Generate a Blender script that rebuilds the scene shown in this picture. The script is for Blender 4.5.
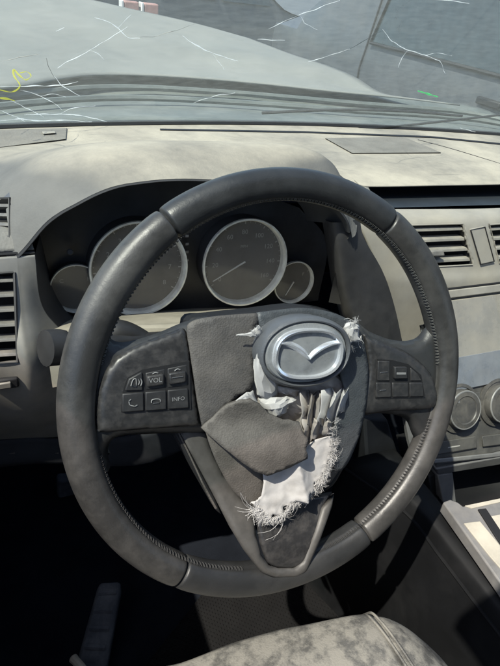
import bpy, bmesh, math, random
from mathutils import Vector, Matrix, noise
from mathutils.geometry import delaunay_2d_cdt
random.seed(7)
scn = bpy.context.scene
for o in list(bpy.data.objects):
    bpy.data.objects.remove(o)
R = math.radians
# ------------------------------------------------------------------ camera
# car frame: x right, y forward, z up, origin at the steering wheel centre
PITCH, YAW, ROLL, FPX = R(33.6), R(26.97), R(7.97), 525.4
CAM = Vector((-.1953, -.2982, .2923))
fw = Vector((math.sin(YAW)*math.cos(PITCH), math.cos(YAW)*math.cos(PITCH), -math.sin(PITCH)))
r0 = Vector((math.cos(YAW), -math.sin(YAW), 0)); u0 = r0.cross(fw)
cr = math.cos(ROLL)*r0 + math.sin(ROLL)*u0
cu = -math.sin(ROLL)*r0 + math.cos(ROLL)*u0
cd = bpy.data.cameras.new('camera'); co = bpy.data.objects.new('camera', cd)
scn.collection.objects.link(co); scn.camera = co
cm = Matrix((cr, cu, -fw)).transposed().to_4x4(); cm.translation = CAM
co.matrix_world = cm
cd.sensor_fit = 'HORIZONTAL'; cd.sensor_width = 36; cd.lens = 36*FPX/500
cd.clip_start = .01; cd.clip_end = 900
scn.render.resolution_x, scn.render.resolution_y = 769, 1024
# ------------------------------------------------------------------ light
SUN = Vector((-.51, -.19, .84)).normalized()
w = bpy.data.worlds.new('World'); scn.world = w; w.use_nodes = True
nt = w.node_tree
sky = nt.nodes.new('ShaderNodeTexSky'); sky.sky_type = 'NISHITA'; sky.sun_disc = False
sky.sun_elevation = math.asin(SUN.z); sky.sun_rotation = math.atan2(SUN.x, SUN.y)
bg = nt.nodes['Background']; bg.inputs['Strength'].default_value = .15
nt.links.new(sky.outputs[0], bg.inputs['Color'])
sl = bpy.data.lights.new('sun', 'SUN'); sl.energy = 4.6; sl.angle = R(.5); sl.color = (1, .94, .82)
so = bpy.data.objects.new('sun', sl); scn.collection.objects.link(so)
so.rotation_euler = SUN.to_track_quat('Z', 'Y').to_euler()
scn.view_settings.view_transform = 'Standard'; scn.view_settings.look = 'None'
scn.view_settings.exposure = .8; scn.view_settings.gamma = 1
# ------------------------------------------------------------------ pixel to place
def ray(x, y): return cr*((x-250)/FPX) + cu*((333-y)/FPX) + fw
def at(x, y, Y=None, Z=None, X=None):
    d = ray(x, y)
    if Y is not None: return CAM + d*((Y-CAM.y)/d.y)
    if Z is not None: return CAM + d*((Z-CAM.z)/d.z)
    return CAM + d*((X-CAM.x)/d.x)
TILT, ROT = R(23.69), R(3.45)
VV = Vector((0, math.sin(TILT), math.cos(TILT))); XX = Vector((1, 0, 0))
WN = Vector((0, -math.cos(TILT), math.sin(TILT)))
WU = math.cos(ROT)*XX - math.sin(ROT)*VV; WV = math.sin(ROT)*XX + math.cos(ROT)*VV
WM = Matrix((WU, WV, WN)).transposed().to_4x4()
def W(x, y, n=0.):
    """pixel -> (u, v, n) in the frame of the wheel, on the plane at height n"""
    d = ray(x, y); P = CAM + d*((n-CAM.dot(WN))/d.dot(WN))
    return Vector((P.dot(WU), P.dot(WV), n))
# ------------------------------------------------------------------ materials
def mat(name, col, rough=.6, metal=0., dust=None, dust_amt=0., dscale=8., bump=0., bscale=300., btype='noise',
        spec=.5, coat=0., emit=None, streak=False, crackle=None, trans=0., var=.25, sheen=0., flat=None, dr=None, wrinkle=0.):
    m = bpy.data.materials.new(name); m.use_nodes = True
    t = m.node_tree; b = t.nodes['Principled BSDF']; L = t.links.new
    b.inputs['Roughness'].default_value = rough; b.inputs['Metallic'].default_value = metal
    b.inputs['Specular IOR Level'].default_value = spec; b.inputs['Coat Weight'].default_value = coat
    tc = t.nodes.new('ShaderNodeTexCoord')
    def nz(scale, detail=5, rough_=.6, stretch=None, dist=0):
        n = t.nodes.new('ShaderNodeTexNoise'); n.inputs['Scale'].default_value = scale
        n.inputs['Detail'].default_value = detail; n.inputs['Roughness'].default_value = rough_
        n.inputs['Distortion'].default_value = dist
        if stretch:
            mp = t.nodes.new('ShaderNodeMapping'); mp.inputs['Scale'].default_value = stretch
            mp.inputs['Rotation'].default_value = (0, 0, .35)
            L(tc.outputs['Object'], mp.inputs[0]); L(mp.outputs[0], n.inputs['Vector'])
        else: L(tc.outputs['Object'], n.inputs['Vector'])
        return n
    def ramp(src, a, bb, c0=(0, 0, 0, 1), c1=(1, 1, 1, 1)):
        r = t.nodes.new('ShaderNodeValToRGB'); r.color_ramp.elements[0].position = a
        r.color_ramp.elements[1].position = bb; r.color_ramp.elements[0].color = c0; r.color_ramp.elements[1].color = c1
        L(src, r.inputs[0]); return r
    def mix(a, bb, fac):
        x = t.nodes.new('ShaderNodeMix'); x.data_type = 'RGBA'
        for s, v in ((6, a), (7, bb)):
            if isinstance(v, tuple): x.inputs[s].default_value = (*v[:3], 1)
            else: L(v, x.inputs[s])
        if isinstance(fac, float): x.inputs[0].default_value = fac
        else: L(fac, x.inputs[0])
        return x.outputs[2]
    lo = tuple(c*(1-var) for c in col); hi = tuple(min(1, c*(1+var)) for c in col)
    n1 = nz(dscale*2.3, 6)
    c = mix(lo, hi, ramp(n1.outputs[0], .3, .7).outputs[0])
    rg = None
    if dust:
        n2 = nz(dscale, 9, .72, dist=.12)
        d0, d1 = dr or (.62-.35*dust_amt, .72)
        fac = ramp(n2.outputs[0], d0, d1, (dust_amt*.25,)*3+(1,), (dust_amt,)*3+(1,))
        fo = fac.outputs[0]
        if streak:
            n3 = nz(14, 7, .6, stretch=(1, 9, 1), dist=.5)
            f3 = ramp(n3.outputs[0], .5, .75, (0, 0, 0, 1), (.5, .5, .5, 1))
            mm = t.nodes.new('ShaderNodeMath'); mm.operation = 'MAXIMUM'
            L(fo, mm.inputs[0]); L(f3.outputs[0], mm.inputs[1]); fo = mm.outputs[0]
        n4 = nz(dscale*40, 3)   # specks
        f4 = ramp(n4.outputs[0], .66, .74, (0, 0, 0, 1), (.5*dust_amt,)*3+(1,))
        mm = t.nodes.new('ShaderNodeMath'); mm.operation = 'MAXIMUM'
        L(fo, mm.inputs[0]); L(f4.outputs[0], mm.inputs[1]); fo = mm.outputs[0]
        if flat:
            ge = t.nodes.new('ShaderNodeNewGeometry'); sx = t.nodes.new('ShaderNodeSeparateXYZ'); L(ge.outputs['Normal'], sx.inputs[0])
            fr_ = t.nodes.new('ShaderNodeMapRange'); fr_.interpolation_type = 'SMOOTHSTEP'
            fr_.inputs[1].default_value = flat[0]; fr_.inputs[2].default_value = flat[1]; fr_.inputs[3].default_value = .15; L(sx.outputs[2], fr_.inputs[0])
            mm = t.nodes.new('ShaderNodeMath'); mm.operation = 'MULTIPLY'; L(fo, mm.inputs[0]); L(fr_.outputs[0], mm.inputs[1]); fo = mm.outputs[0]
        c = mix(c, dust, fo)
        mr = t.nodes.new('ShaderNodeMapRange'); mr.inputs[3].default_value = rough; mr.inputs[4].default_value = min(1, rough+.35)
        L(fo, mr.inputs[0]); L(mr.outputs[0], b.inputs['Roughness'])
    L(c, b.inputs['Base Color'])
    if bump:
        if btype == 'voronoi':
            v = t.nodes.new('ShaderNodeTexVoronoi'); v.inputs['Scale'].default_value = bscale
            L(tc.outputs['Object'], v.inputs['Vector']); src = v.outputs['Distance']
        else: src = nz(bscale, 3).outputs[0]
        bp = t.nodes.new('ShaderNodeBump'); bp.inputs['Strength'].default_value = bump
        bp.inputs['Distance'].default_value = .3/bscale
        L(src, bp.inputs['Height']); L(bp.outputs[0], b.inputs['Normal'])
        if wrinkle:
            wn_ = nz(wrinkle, 4, .55, dist=1.2); b2_ = t.nodes.new('ShaderNodeBump'); b2_.inputs['Strength'].default_value = .11
            b2_.inputs['Distance'].default_value = .15/wrinkle
            L(wn_.outputs[0], b2_.inputs['Height']); L(b2_.outputs[0], bp.inputs['Normal'])
    if emit:
        b.inputs['Emission Color'].default_value = (*emit[:3], 1); b.inputs['Emission Strength'].default_value = emit[3]
    if trans: b.inputs['Transmission Weight'].default_value = trans
    if sheen: b.inputs['Sheen Weight'].default_value = sheen
    return m
DUST = (.395, .357, .285)
M = {}
M['leather'] = mat('wheel_leather', (.019, .019, .0192), .32, wrinkle=75, dr=(.42, .66), dust=(.115, .11, .102), dust_amt=.5, dscale=17, bump=.12, bscale=900, btype='voronoi')
M['leather_top'] = mat('wheel_leather_smooth', (.015, .016, .017), .36, wrinkle=40, dr=(.42, .68), dust=(.075, .074, .072), dust_amt=.42, dscale=12, bump=.15, bscale=900, btype='voronoi')
M['thread'] = mat('stitch_thread', (.075, .074, .07), .8)
M['switch'] = mat('switch_panel_plastic', (.016, .0165, .018), .33, dr=(.44, .64), dust=(.075, .07, .066), dust_amt=.5, dscale=110, bump=.15, bscale=1500)
M['button'] = mat('button_plastic', (.014, .0145, .016), .5, dust=(.10, .095, .09), dust_amt=.3, dscale=90)
M['icon'] = mat('button_print', (.19, .19, .19), .6)
M['gap'] = mat('gap_black', (.006, .006, .007), .7)
M['hub'] = mat('hub_cover_vinyl', (.042, .041, .041), .55, dr=(.40, .66), wrinkle=35, dust=(.14, .125, .11), dust_amt=.5, dscale=22, bump=.5, bscale=700, btype='voronoi')
M['hub_blue'] = mat('hub_cover_vinyl_clean', (.035, .04, .045), .5, dust=(.10, .105, .11), dust_amt=.4, dscale=22, bump=.5, bscale=700, btype='voronoi')
M['flap'] = mat('hub_flap_vinyl', (.068, .062, .056), .62, wrinkle=45, dr=(.42, .68), dust=(.15, .137, .122), dust_amt=.5, dscale=30, bump=.5, bscale=700, btype='voronoi')
M['spoke'] = mat('spoke_satin', (.062, .06, .057), .48, metal=.12, dust=(.13, .12, .108), dust_amt=.35, dscale=40)
M['chrome'] = mat('emblem_chrome', (.85, .87, .90), .2, metal=.75, var=.05)
M['plate'] = mat('emblem_plate', (.17, .18, .19), .2, coat=.5, dust=(.24, .24, .23), dust_amt=.5, dscale=40)
M['plate_rim'] = mat('emblem_rim', (.075, .08, .088), .45, bump=.3, bscale=900, btype='voronoi')
M['cloth'] = mat('airbag_cloth', (.43, .425, .42), .9, dust=(.25, .235, .215), dust_amt=.55, dr=(.45, .68), wrinkle=90, dscale=45, bump=.5, bscale=2500, var=.08, sheen=.2)
M['cloth_shaded'] = mat('airbag_cloth_shaded', (.33, .31, .29), .9, dust=(.24, .2, .17), dust_amt=.5, dscale=60, bump=.35, bscale=2500, var=.15)  # darker copy of the cloth, shade on the folds put into its colour
M['dash'] = mat('dash_pad', (.088, .088, .086), .72, dust=DUST, dust_amt=.95, dscale=5, bump=.2, bscale=420, btype='voronoi', streak=True, dr=(.30, .62), flat=(.84, .97))
M['hood'] = mat('cluster_hood_pad', (.125, .125, .122), .7, dust=(.38, .35, .29), dust_amt=.6, dscale=7, bump=.3, bscale=420, btype='voronoi', streak=True)
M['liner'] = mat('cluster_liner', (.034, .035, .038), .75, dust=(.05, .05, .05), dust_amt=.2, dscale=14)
M['fascia'] = mat('fascia_satin', (.165, .163, .156), .4, metal=.25, dust=(.34, .305, .24), dust_amt=.55, dr=(.44, .68), dscale=12, wrinkle=0)
M['stack'] = mat('stack_satin', (.24, .23, .21), .45, metal=.2, dust=DUST, dust_amt=.8, dscale=9)
M['slat'] = mat('vent_slat', (.10, .10, .10), .5, dust=(.33, .30, .25), dust_amt=.6, dscale=25)
M['lower'] = mat('lower_dash', spec=.15, col=(.020, .022, .026), rough=.7, dust=(.05, .052, .055), dust_amt=.3, dscale=9)
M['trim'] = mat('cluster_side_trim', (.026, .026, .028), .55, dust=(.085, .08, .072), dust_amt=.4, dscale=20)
M['ledge'] = mat('column_ledge', (.20, .185, .15), .6, dust=DUST, dust_amt=.7, dscale=14)
M['ring'] = mat('gauge_ring', (.85, .80, .70), .4, metal=.25, dust=(.7, .64, .52), dust_amt=.3, dscale=30)
M['dial'] = mat('gauge_dial', (.07, .066, .061), .5, dust=(.20, .18, .15), dust_amt=.6, dr=(.4, .7), dscale=14)
M['mark'] = mat('gauge_print', (.36, .345, .315), .7)
M['needle'] = mat('gauge_needle', (.6, .58, .52), .5)
M['clusterpanel'] = mat('cluster_panel', (.032, .032, .034), .35, dust=(.04, .04, .04), dust_amt=.3, dscale=20)
M['screen'] = mat('screen_reflect_tint', (.17, .16, .14), .14, dust=(.36, .32, .25), dust_amt=.75, dr=(.34, .66), dscale=12, coat=.5)  # beige tones stand in for reflections on dark glass
M['knob'] = mat('knob_plastic', (.04, .04, .04), .4, dust=(.19, .172, .145), dust_amt=.6, dscale=40)
M['panel'] = mat('control_panel', (.055, .054, .052), .5, dust=(.18, .167, .145), dust_amt=.5, dscale=25)
M['console'] = mat('console_plastic', spec=.15, col=(.006, .0065, .0075), rough=.55, dust=(.022, .022, .022), dust_amt=.4, dscale=12)
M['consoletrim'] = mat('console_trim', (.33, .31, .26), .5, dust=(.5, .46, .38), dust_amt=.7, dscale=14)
M['consolegrey'] = mat('console_grey', (.12, .12, .122), .5, dust=(.25, .235, .21), dust_amt=.5, dscale=20)
M['seat'] = mat('seat_leather', (.045, .046, .046), .48, wrinkle=26, dr=(.41, .55), dust=(.225, .216, .19), dust_amt=.85, dscale=34, bump=.3, bscale=500, btype='voronoi')
M['carpet'] = mat('floor_carpet', spec=.05, col=(.008, .0095, .013), rough=.95, bump=.8, bscale=420)
M['mat'] = mat('floor_mat', spec=.15, col=(.006, .006, .0065), rough=.95, dust=(.013, .0125, .012), dust_amt=.4, dscale=12, bump=.5, bscale=500)
M['pedal'] = mat('pedal_rubber', spec=.15, col=(.05, .055, .065), rough=.8, dust=(.26, .26, .26), dust_amt=.5, dscale=20)
M['bone'] = mat('pale_stick', (.42, .36, .27), .7)
M['paint'] = mat('bonnet_paint', (.14, .148, .135), .55, dust=(.215, .218, .198), dust_amt=.8, dr=(.38, .66), dscale=2.2, spec=.3, coat=0., var=.06)
M['cowl'] = mat('cowl_plastic', (.06, .075, .07), .6, dust=(.2, .21, .19), dust_amt=.5, dscale=7)
M['rubber'] = mat('rubber_seal', (.012, .012, .012), .6)
M['ground'] = mat('gravel_ground', (.055, .066, .076), .85, dust=(.12, .135, .148), dust_amt=.6, dscale=.35, bump=.6, bscale=6)
M['gravel2'] = mat('concrete', (.5, .5, .48), .8)
M['body_roof'] = mat('headliner', (.25, .24, .23), .9)
M['crack'] = mat('crack_glint', (.85, .9, .9), .3)
M['crack_dark'] = mat('crack_line', (.05, .06, .06), .4)
M['yellow'] = mat('yellow_marker', (.62, .62, .05), .7)
M['green'] = mat('green_marker', (.1, .75, .2), .7)
M['carblue'] = mat('dark_car_paint', (.035, .042, .05), .4, coat=.15, dust=(.11, .115, .115), dust_amt=.55, dr=(.42, .66), dscale=3.5)
M['carwhite'] = mat('pale_car_paint', (.6, .6, .6), .3, coat=.5)
M['carglass'] = mat('car_window', (.02, .03, .035), .1)
M['tyre'] = mat('tyre', (.015, .015, .015), .8)
M['pink'] = mat('pink_post', (.30, .17, .15), .6)
def glass_mat():
    m = bpy.data.materials.new('windshield_glass'); m.use_nodes = True; t = m.node_tree; L = t.links.new
    t.nodes.remove(t.nodes['Principled BSDF']); out = t.nodes['Material Output']
    tr = t.nodes.new('ShaderNodeBsdfTransparent'); tr.inputs[0].default_value = (.86, .93, .92, 1)
    tl = t.nodes.new('ShaderNodeBsdfTranslucent'); tl.inputs[0].default_value = (.80, .90, .84, 1)
    df = t.nodes.new('ShaderNodeBsdfDiffuse'); df.inputs[0].default_value = (.5, .52, .5, 1)
    gl = t.nodes.new('ShaderNodeBsdfGlossy'); gl.inputs['Roughness'].default_value = .05
    a = t.nodes.new('ShaderNodeMixShader'); a.inputs[0].default_value = .35; L(tl.outputs[0], a.inputs[1]); L(df.outputs[0], a.inputs[2])
    tc = t.nodes.new('ShaderNodeTexCoord'); mp = t.nodes.new('ShaderNodeMapping'); mp.inputs['Scale'].default_value = (14, 40, 40)
    mp.inputs['Rotation'].default_value = (0, 0, .6)
    n = t.nodes.new('ShaderNodeTexNoise'); n.inputs['Scale'].default_value = 4; n.inputs['Detail'].default_value = 8
    L(tc.outputs['Object'], mp.inputs[0]); L(mp.outputs[0], n.inputs['Vector'])
    r = t.nodes.new('ShaderNodeMapRange'); r.inputs[1].default_value = .3; r.inputs[2].default_value = .75
    r.inputs[3].default_value = .07; r.inputs[4].default_value = .12; L(n.outputs[0], r.inputs[0])
    mx = t.nodes.new('ShaderNodeMixShader'); L(r.outputs[0], mx.inputs[0]); L(tr.outputs[0], mx.inputs[1]); L(a.outputs[0], mx.inputs[2])
    m2 = t.nodes.new('ShaderNodeMixShader'); m2.inputs[0].default_value = .05; L(mx.outputs[0], m2.inputs[1]); L(gl.outputs[0], m2.inputs[2])
    L(m2.outputs[0], out.inputs[0]); return m
M['glass'] = glass_mat()
def glint(name, col, thin=1.):
    m = bpy.data.materials.new(name); m.use_nodes = True; t = m.node_tree; L = t.links.new
    t.nodes.remove(t.nodes['Principled BSDF']); out = t.nodes['Material Output']
    tl = t.nodes.new('ShaderNodeBsdfTranslucent'); tl.inputs[0].default_value = (*col, 1)
    df = t.nodes.new('ShaderNodeBsdfDiffuse'); df.inputs[0].default_value = (*col, 1)
    a = t.nodes.new('ShaderNodeMixShader'); a.inputs[0].default_value = .35; L(tl.outputs[0], a.inputs[1]); L(df.outputs[0], a.inputs[2])
    if thin < 1:
        tp_ = t.nodes.new('ShaderNodeBsdfTransparent'); b_ = t.nodes.new('ShaderNodeMixShader'); b_.inputs[0].default_value = thin
        L(tp_.outputs[0], b_.inputs[1]); L(a.outputs[0], b_.inputs[2]); a = b_
    L(a.outputs[0], out.inputs[0]); return m
M['crack'] = glint('crack_glint', (.95, .97, .97), .8); M['yellow'] = glint('yellow_marker', (.75, .74, .12), .5); M['green'] = glint('green_marker', (.15, .85, .3), .5)
def clear_mat():
    m = bpy.data.materials.new('gauge_lens'); m.use_nodes = True; t = m.node_tree; L = t.links.new
    t.nodes.remove(t.nodes['Principled BSDF']); out = t.nodes['Material Output']
    tr = t.nodes.new('ShaderNodeBsdfTransparent'); df = t.nodes.new('ShaderNodeBsdfDiffuse'); df.inputs[0].default_value = (.4, .36, .3, 1)
    gl = t.nodes.new('ShaderNodeBsdfGlossy'); gl.inputs['Roughness'].default_value = .12
    a = t.nodes.new('ShaderNodeMixShader'); a.inputs[0].default_value = .12; L(tr.outputs[0], a.inputs[1]); L(df.outputs[0], a.inputs[2])
    b = t.nodes.new('ShaderNodeMixShader'); b.inputs[0].default_value = .06; L(a.outputs[0], b.inputs[1]); L(gl.outputs[0], b.inputs[2])
    L(b.outputs[0], out.inputs[0]); return m
M['lens'] = clear_mat()
# ------------------------------------------------------------------ mesh helpers
def obj(name, verts, faces, m, parent=None, sharp=35, solid=0, bevel=0, bseg=2, soff=-1, fixn=True):
    me = bpy.data.meshes.new(name)
    bm = bmesh.new()
    vs = [bm.verts.new(v) for v in verts]
    for f in faces:
        try: bm.faces.new([vs[i] for i in f])
        except ValueError: pass
    if fixn: bmesh.ops.recalc_face_normals(bm, faces=bm.faces)
    for f in bm.faces: f.smooth = True
    for e in bm.edges:
        if len(e.link_faces) == 2 and e.calc_face_angle(0) > R(sharp): e.smooth = False
    bm.to_mesh(me); bm.free()
    me.materials.append(M[m] if isinstance(m, str) else m)
    o = bpy.data.objects.new(name, me); scn.collection.objects.link(o)
    if parent: o.parent = parent
    if solid:
        s = o.modifiers.new('solid', 'SOLIDIFY'); s.thickness = solid; s.offset = soff
    if bevel:
        b = o.modifiers.new('bevel', 'BEVEL'); b.width = bevel; b.segments = bseg; b.limit_method = 'ANGLE'; b.angle_limit = R(40)
        b.harden_normals = False
    return o
def tag(o, label, cat, group=None, kind=None):
    o['label'] = label; o['category'] = cat
    if group: o['group'] = group
    if kind: o['kind'] = kind
    return o
def empty(name, label=None, cat=None, loc=(0, 0, 0), group=None):
    o = bpy.data.objects.new(name, None); scn.collection.objects.link(o); o.location = loc; o.empty_display_size = .05
    if label: tag(o, label, cat, group)
    return o
def crom(p0, p1, p2, p3, t):
    return .5*((2*p1) + (p2-p0)*t + (2*p0-5*p1+4*p2-p3)*t*t + (3*p1-p0-3*p2+p3)*t*t*t)
def spline(pts, n, closed=False):
    pts = [Vector(p) for p in pts]; k = len(pts); out = []
    segs = k if closed else k-1
    N = n if closed else n-1
    for i in range(n):
        s = i/N*segs; a = min(int(s), segs-1); t = s-a
        if closed: q = [pts[(a+j) % k] for j in (-1, 0, 1, 2)]
        else:
            q = [pts[max(0, min(k-1, a+j))] for j in (-1, 0, 1, 2)]
            if a == 0: q[0] = 2*pts[0]-pts[1]
            if a == k-2: q[3] = 2*pts[-1]-pts[-2]
        out.append(crom(*q, t))
    return out
def grid_faces(nr, nc, closed=False):
    f = []
    for i in range(nr-1):
        for j in range(nc if closed else nc-1):
            k = (j+1) % nc
            f.append((i*nc+j, i*nc+k, (i+1)*nc+k, (i+1)*nc+j))
    return f
def patch(name, rows, m, parent=None, nu=24, nv=24, amp=0., freq=30., **kw):
    rr = [spline(r, nu) for r in rows]
    cols = [spline([r[j] for r in rr], nv) for j in range(nu)]
    vs = [cols[j][i].copy() for i in range(nv) for j in range(nu)]
    if amp:
        vs = [v + noise.noise_vector(v*freq)*amp for v in vs]
    return obj(name, vs, grid_faces(nv, nu), m, parent, **kw)
def to_px(P):
    d = Vector(P)-CAM; z = d.dot(fw); return (250+FPX*d.dot(cr)/z, 333-FPX*d.dot(cu)/z)
def cut(o, polys):
    """real openings: drop the faces of a panel inside outlines given in pixels"""
    bm = bmesh.new(); bm.from_mesh(o.data); off = o.parent.location
    dead = [f for f in bm.faces if any(inside(to_px(f.calc_center_median()+off), q) for q in polys)]
    bmesh.ops.delete(bm, geom=dead, context='FACES'); bm.to_mesh(o.data); bm.free()
def surf(o, px):
    """points of a panel nearest to the pixels"""
    off = o.parent.location; pr = [(to_px(v.co+off), v.co+off) for v in o.data.vertices]
    return [min(pr, key=lambda t: (t[0][0]-x)**2+(t[0][1]-y)**2)[1].copy() for x, y in px]
def merge(parts):
    V, F = [], []
    for v, f in parts:
        o = len(V); V += list(v); F += [tuple(i+o for i in q) for q in f]
    return V, F
def frame_of(d):
    d = d.normalized(); a = Vector((0, 0, 1)) if abs(d.z) < .9 else Vector((1, 0, 0))
    x = d.cross(a).normalized(); return x, d.cross(x)
def tube(pts, rad, k=8, closed=False, caps=True):
    pts = [Vector(p) for p in pts]; n = len(pts)
    rs = rad if isinstance(rad, (list, tuple)) else [rad]*n
    V, F = [], []
    up = None
    for i, p in enumerate(pts):
        if closed: d = pts[(i+1) % n]-pts[i-1]
        else: d = pts[min(i+1, n-1)]-pts[max(i-1, 0)]
        d.normalize()
        if up is None: up, _ = frame_of(d)
        up = (up - d*up.dot(d)).normalized(); s = d.cross(up)
        for j in range(k):
            a = 2*math.pi*j/k; V.append(p + (up*math.cos(a)+s*math.sin(a))*rs[i])
    F = grid_faces(n, k, True)
    if closed: F += [((n-1)*k+j, (n-1)*k+(j+1) % k, (j+1) % k, j) for j in range(k)]
    elif caps: F += [tuple(range(k)), tuple((n-1)*k+j for j in range(k))]
    return V, F
def box(c, s, rot=None):
    c = Vector(c); V = []
    for x in (-1, 1):
        for y in (-1, 1):
            for z in (-1, 1):
                v = Vector((x*s[0]/2, y*s[1]/2, z*s[2]/2))
                V.append(c + (rot @ v if rot else v))
    return V, [(0, 1, 3, 2), (4, 6, 7, 5), (0, 4, 5, 1), (2, 3, 7, 6), (0, 2, 6, 4), (1, 5, 7, 3)]
def inside(p, poly):
    c = False; n = len(poly)
    for i in range(n):
        a, b = poly[i], poly[i-1]
        if (a[1] > p[1]) != (b[1] > p[1]) and p[0] < (b[0]-a[0])*(p[1]-a[1])/(b[1]-a[1])+a[0]: c = not c
    return c
def edge_dist(p, poly):
    best = 9
    for i in range(len(poly)):
        a = Vector(poly[i][:2]); b = Vector(poly[i-1][:2]); q = Vector(p[:2]); ab = b-a
        t = max(0, min(1, (q-a).dot(ab)/max(ab.length_squared, 1e-12))); best = min(best, (q-a-ab*t).length)
    return best
def sheet(name, outer, m, parent, h, step=.004, holes=(), solid=.003, bevel=0, sharp=50, **kw):
    """a curved sheet over a 2-D outline with holes; h(u, v, distance to the outline) gives the height"""
    outer = [Vector(p[:2]) for p in outer]; holes = [[Vector(p[:2]) for p in q] for q in holes]
    vs, es = [], []
    for loop in [outer]+holes:
        b = len(vs); vs += loop; es += [(b+i, b+(i+1) % len(loop)) for i in range(len(loop))]
    x0, x1 = min(p.x for p in outer), max(p.x for p in outer); y0, y1 = min(p.y for p in outer), max(p.y for p in outer)
    j = 0; y = y0
    while y < y1:
        x = x0 + (step/2 if j % 2 else 0)
        while x < x1:
            p = Vector((x, y))
            if inside(p, outer) and edge_dist(p, outer) > step*.5 and not any(inside(p, q) or edge_dist(p, q) < step*.5 for q in holes): vs.append(p)
            x += step
        y += step*.87; j += 1
    ov, oe, of, *_ = delaunay_2d_cdt(vs, es, [], 0, 1e-7)
    faces = []
    for f in of:
        c = sum((ov[i] for i in f), Vector((0, 0)))/len(f)
        if inside(c, outer) and not any(inside(c, q) for q in holes): faces.append(tuple(f))
    V = [Vector((p.x, p.y, h(p.x, p.y, edge_dist(p, outer)))) for p in ov]
    o = obj(name, V, faces, m, parent, sharp=sharp, solid=solid, bevel=bevel, fixn=False, **kw)
    return o
def prism(name, outline, n0, n1, m, parent, bevel=.001, bseg=2, sharp=35):
    k = len(outline)
    V = [Vector((p[0], p[1], n0)) for p in outline]+[Vector((p[0], p[1], n1)) for p in outline]
    F = [tuple(range(k)), tuple(range(k, 2*k))]+[(i, (i+1) % k, k+(i+1) % k, k+i) for i in range(k)]
    return obj(name, V, F, m, parent, bevel=bevel, bseg=bseg, sharp=sharp)
def wpoly(px, n=0., smooth=0):
    p = [W(x, y, n) for x, y in px]
    return spline(p, smooth, True) if smooth else p
def text_mesh(s, size):
    c = bpy.data.curves.new('t', 'FONT'); c.body = s; c.size = size; c.align_x = 'CENTER'; c.align_y = 'CENTER'; c.resolution_u = 2
    o = bpy.data.objects.new('t', c); scn.collection.objects.link(o)
    bpy.context.view_layer.update()
    me = bpy.data.meshes.new_from_object(o)
    V = [v.co.copy() for v in me.vertices]; F = [tuple(p.vertices) for p in me.polygons]
    bpy.data.objects.remove(o); bpy.data.meshes.remove(me); bpy.data.curves.remove(c)
    return V, F
sm = lambda a, b, x: (lambda t: t*t*(3-2*t))(max(0, min(1, (x-a)/(b-a))))
# ================================================================== setting outside
S = 450
gr = obj('ground', [(-S, -S, -1.05), (S, -S, -1.05), (S, S, -1.05), (-S, S, -1.05)], [(0, 1, 2, 3)], 'ground'); gr['kind'] = 'structure'
# ================================================================== unseen car shell (roof, back, doors) added to block sky and sun
shell = empty('car_shell', 'unseen car roof, back and doors added to shade the cabin', 'car body', (0, 0, 0))
patch('roof', [[(-.33, -.32, .62), (.4, -.28, .66), (1.1, -.32, .62)], [(-.33, -1., .64), (.4, -1., .70), (1.1, -1., .64)], [(-.33, -2.0, .58), (.4, -2.0, .64), (1.1, -2.0, .58)]], 'body_roof', shell, 8, 8, solid=.03)
patch('rear_blocker', [[(-.5, -1.5, .6), (.4, -1.6, .62), (1.3, -1.5, .6)], [(-.5, -1.5, -.7), (.4, -1.6, -.7), (1.3, -1.5, -.7)]], 'body_roof', shell, 6, 6, solid=.03)  # added closing wall, keeps sky light out of the cabin
patch('door_lining', [[(-.47, -1.5, .10), (-.47, .2, .11), (-.47, .9, .12)], [(-.50, -1.5, -.8), (-.50, .2, -.8), (-.50, .9, -.8)]], 'lower', shell, 6, 6, solid=.04)  # unseen; top edge raised to keep sun off the floor
patch('door_lining', [[(1.27, -1.5, -.02), (1.27, .2, .0), (1.27, .9, .03)], [(1.3, -1.5, -.8), (1.3, .2, -.8), (1.3, .9, -.8)]], 'lower', shell, 6, 6, solid=.04)
# ================================================================== bonnet, cowl, windshield
bon = empty('bonnet', 'pale silver bonnet popped up ahead of the windshield', 'bonnet', (.4, 1.5, .06))
def rel(o, pts): return [Vector(p)-o.location for p in pts]
right = [at(460, 105, X=1.10), at(388, 91.5, X=.99), at(352, 71, X=.93), at(300, 54.5, X=.87), at(250, 38, X=.80)]
rear = [Vector((-.5, .82, .055)), at(0, 88, Z=.06), at(100, 74, Z=.06), at(200, 78, Z=.06), at(350, 92, Z=.058), right[0]]
front = [Vector((-.5, 2.2, .19)), at(20, -16, Y=2.2), at(95, 0, Y=2.15), at(150, 13, Y=2.1), at(200, 25, Y=2.03), right[4]]
rows = []
for k in range(5):
    t = k/4; row = []
    for j in range(6):
        p = rear[j].lerp(front[j], t)
        p = p + (right[k]-right[0].lerp(right[4], t))*(j/5)**2
        p.z += .012*math.sin(math.pi*t)*math.cos(j*.7)
        row.append(p)
    rows.append(rel(bon, row))
patch('panel', rows, 'paint', bon, 40, 40, amp=.004, freq=4, solid=.004)
cow = empty('cowl', 'dark cowl panel between the windshield base and the bonnet', 'cowl panel', (.4, .9, .0))
cr0 = [Vector((-.5, .50, .035)), at(0, 126, Z=.04), at(130, 121, Z=.04), at(250, 124, Z=.04), at(350, 128, Z=.04), at(500, 136, Z=.04), Vector((1.2, .5, .03))]
cr2 = [Vector((-.5, .90, .02)), at(0, 84, Z=.03), at(100, 72, Z=.022), at(200, 77, Z=.022), at(350, 92, Z=.018), at(470, 106, Z=.012), Vector((1.25, .85, .01))]
cr1 = [a.lerp(b, .5)+Vector((0, 0, -.012)) for a, b in zip(cr0, cr2)]
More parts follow.
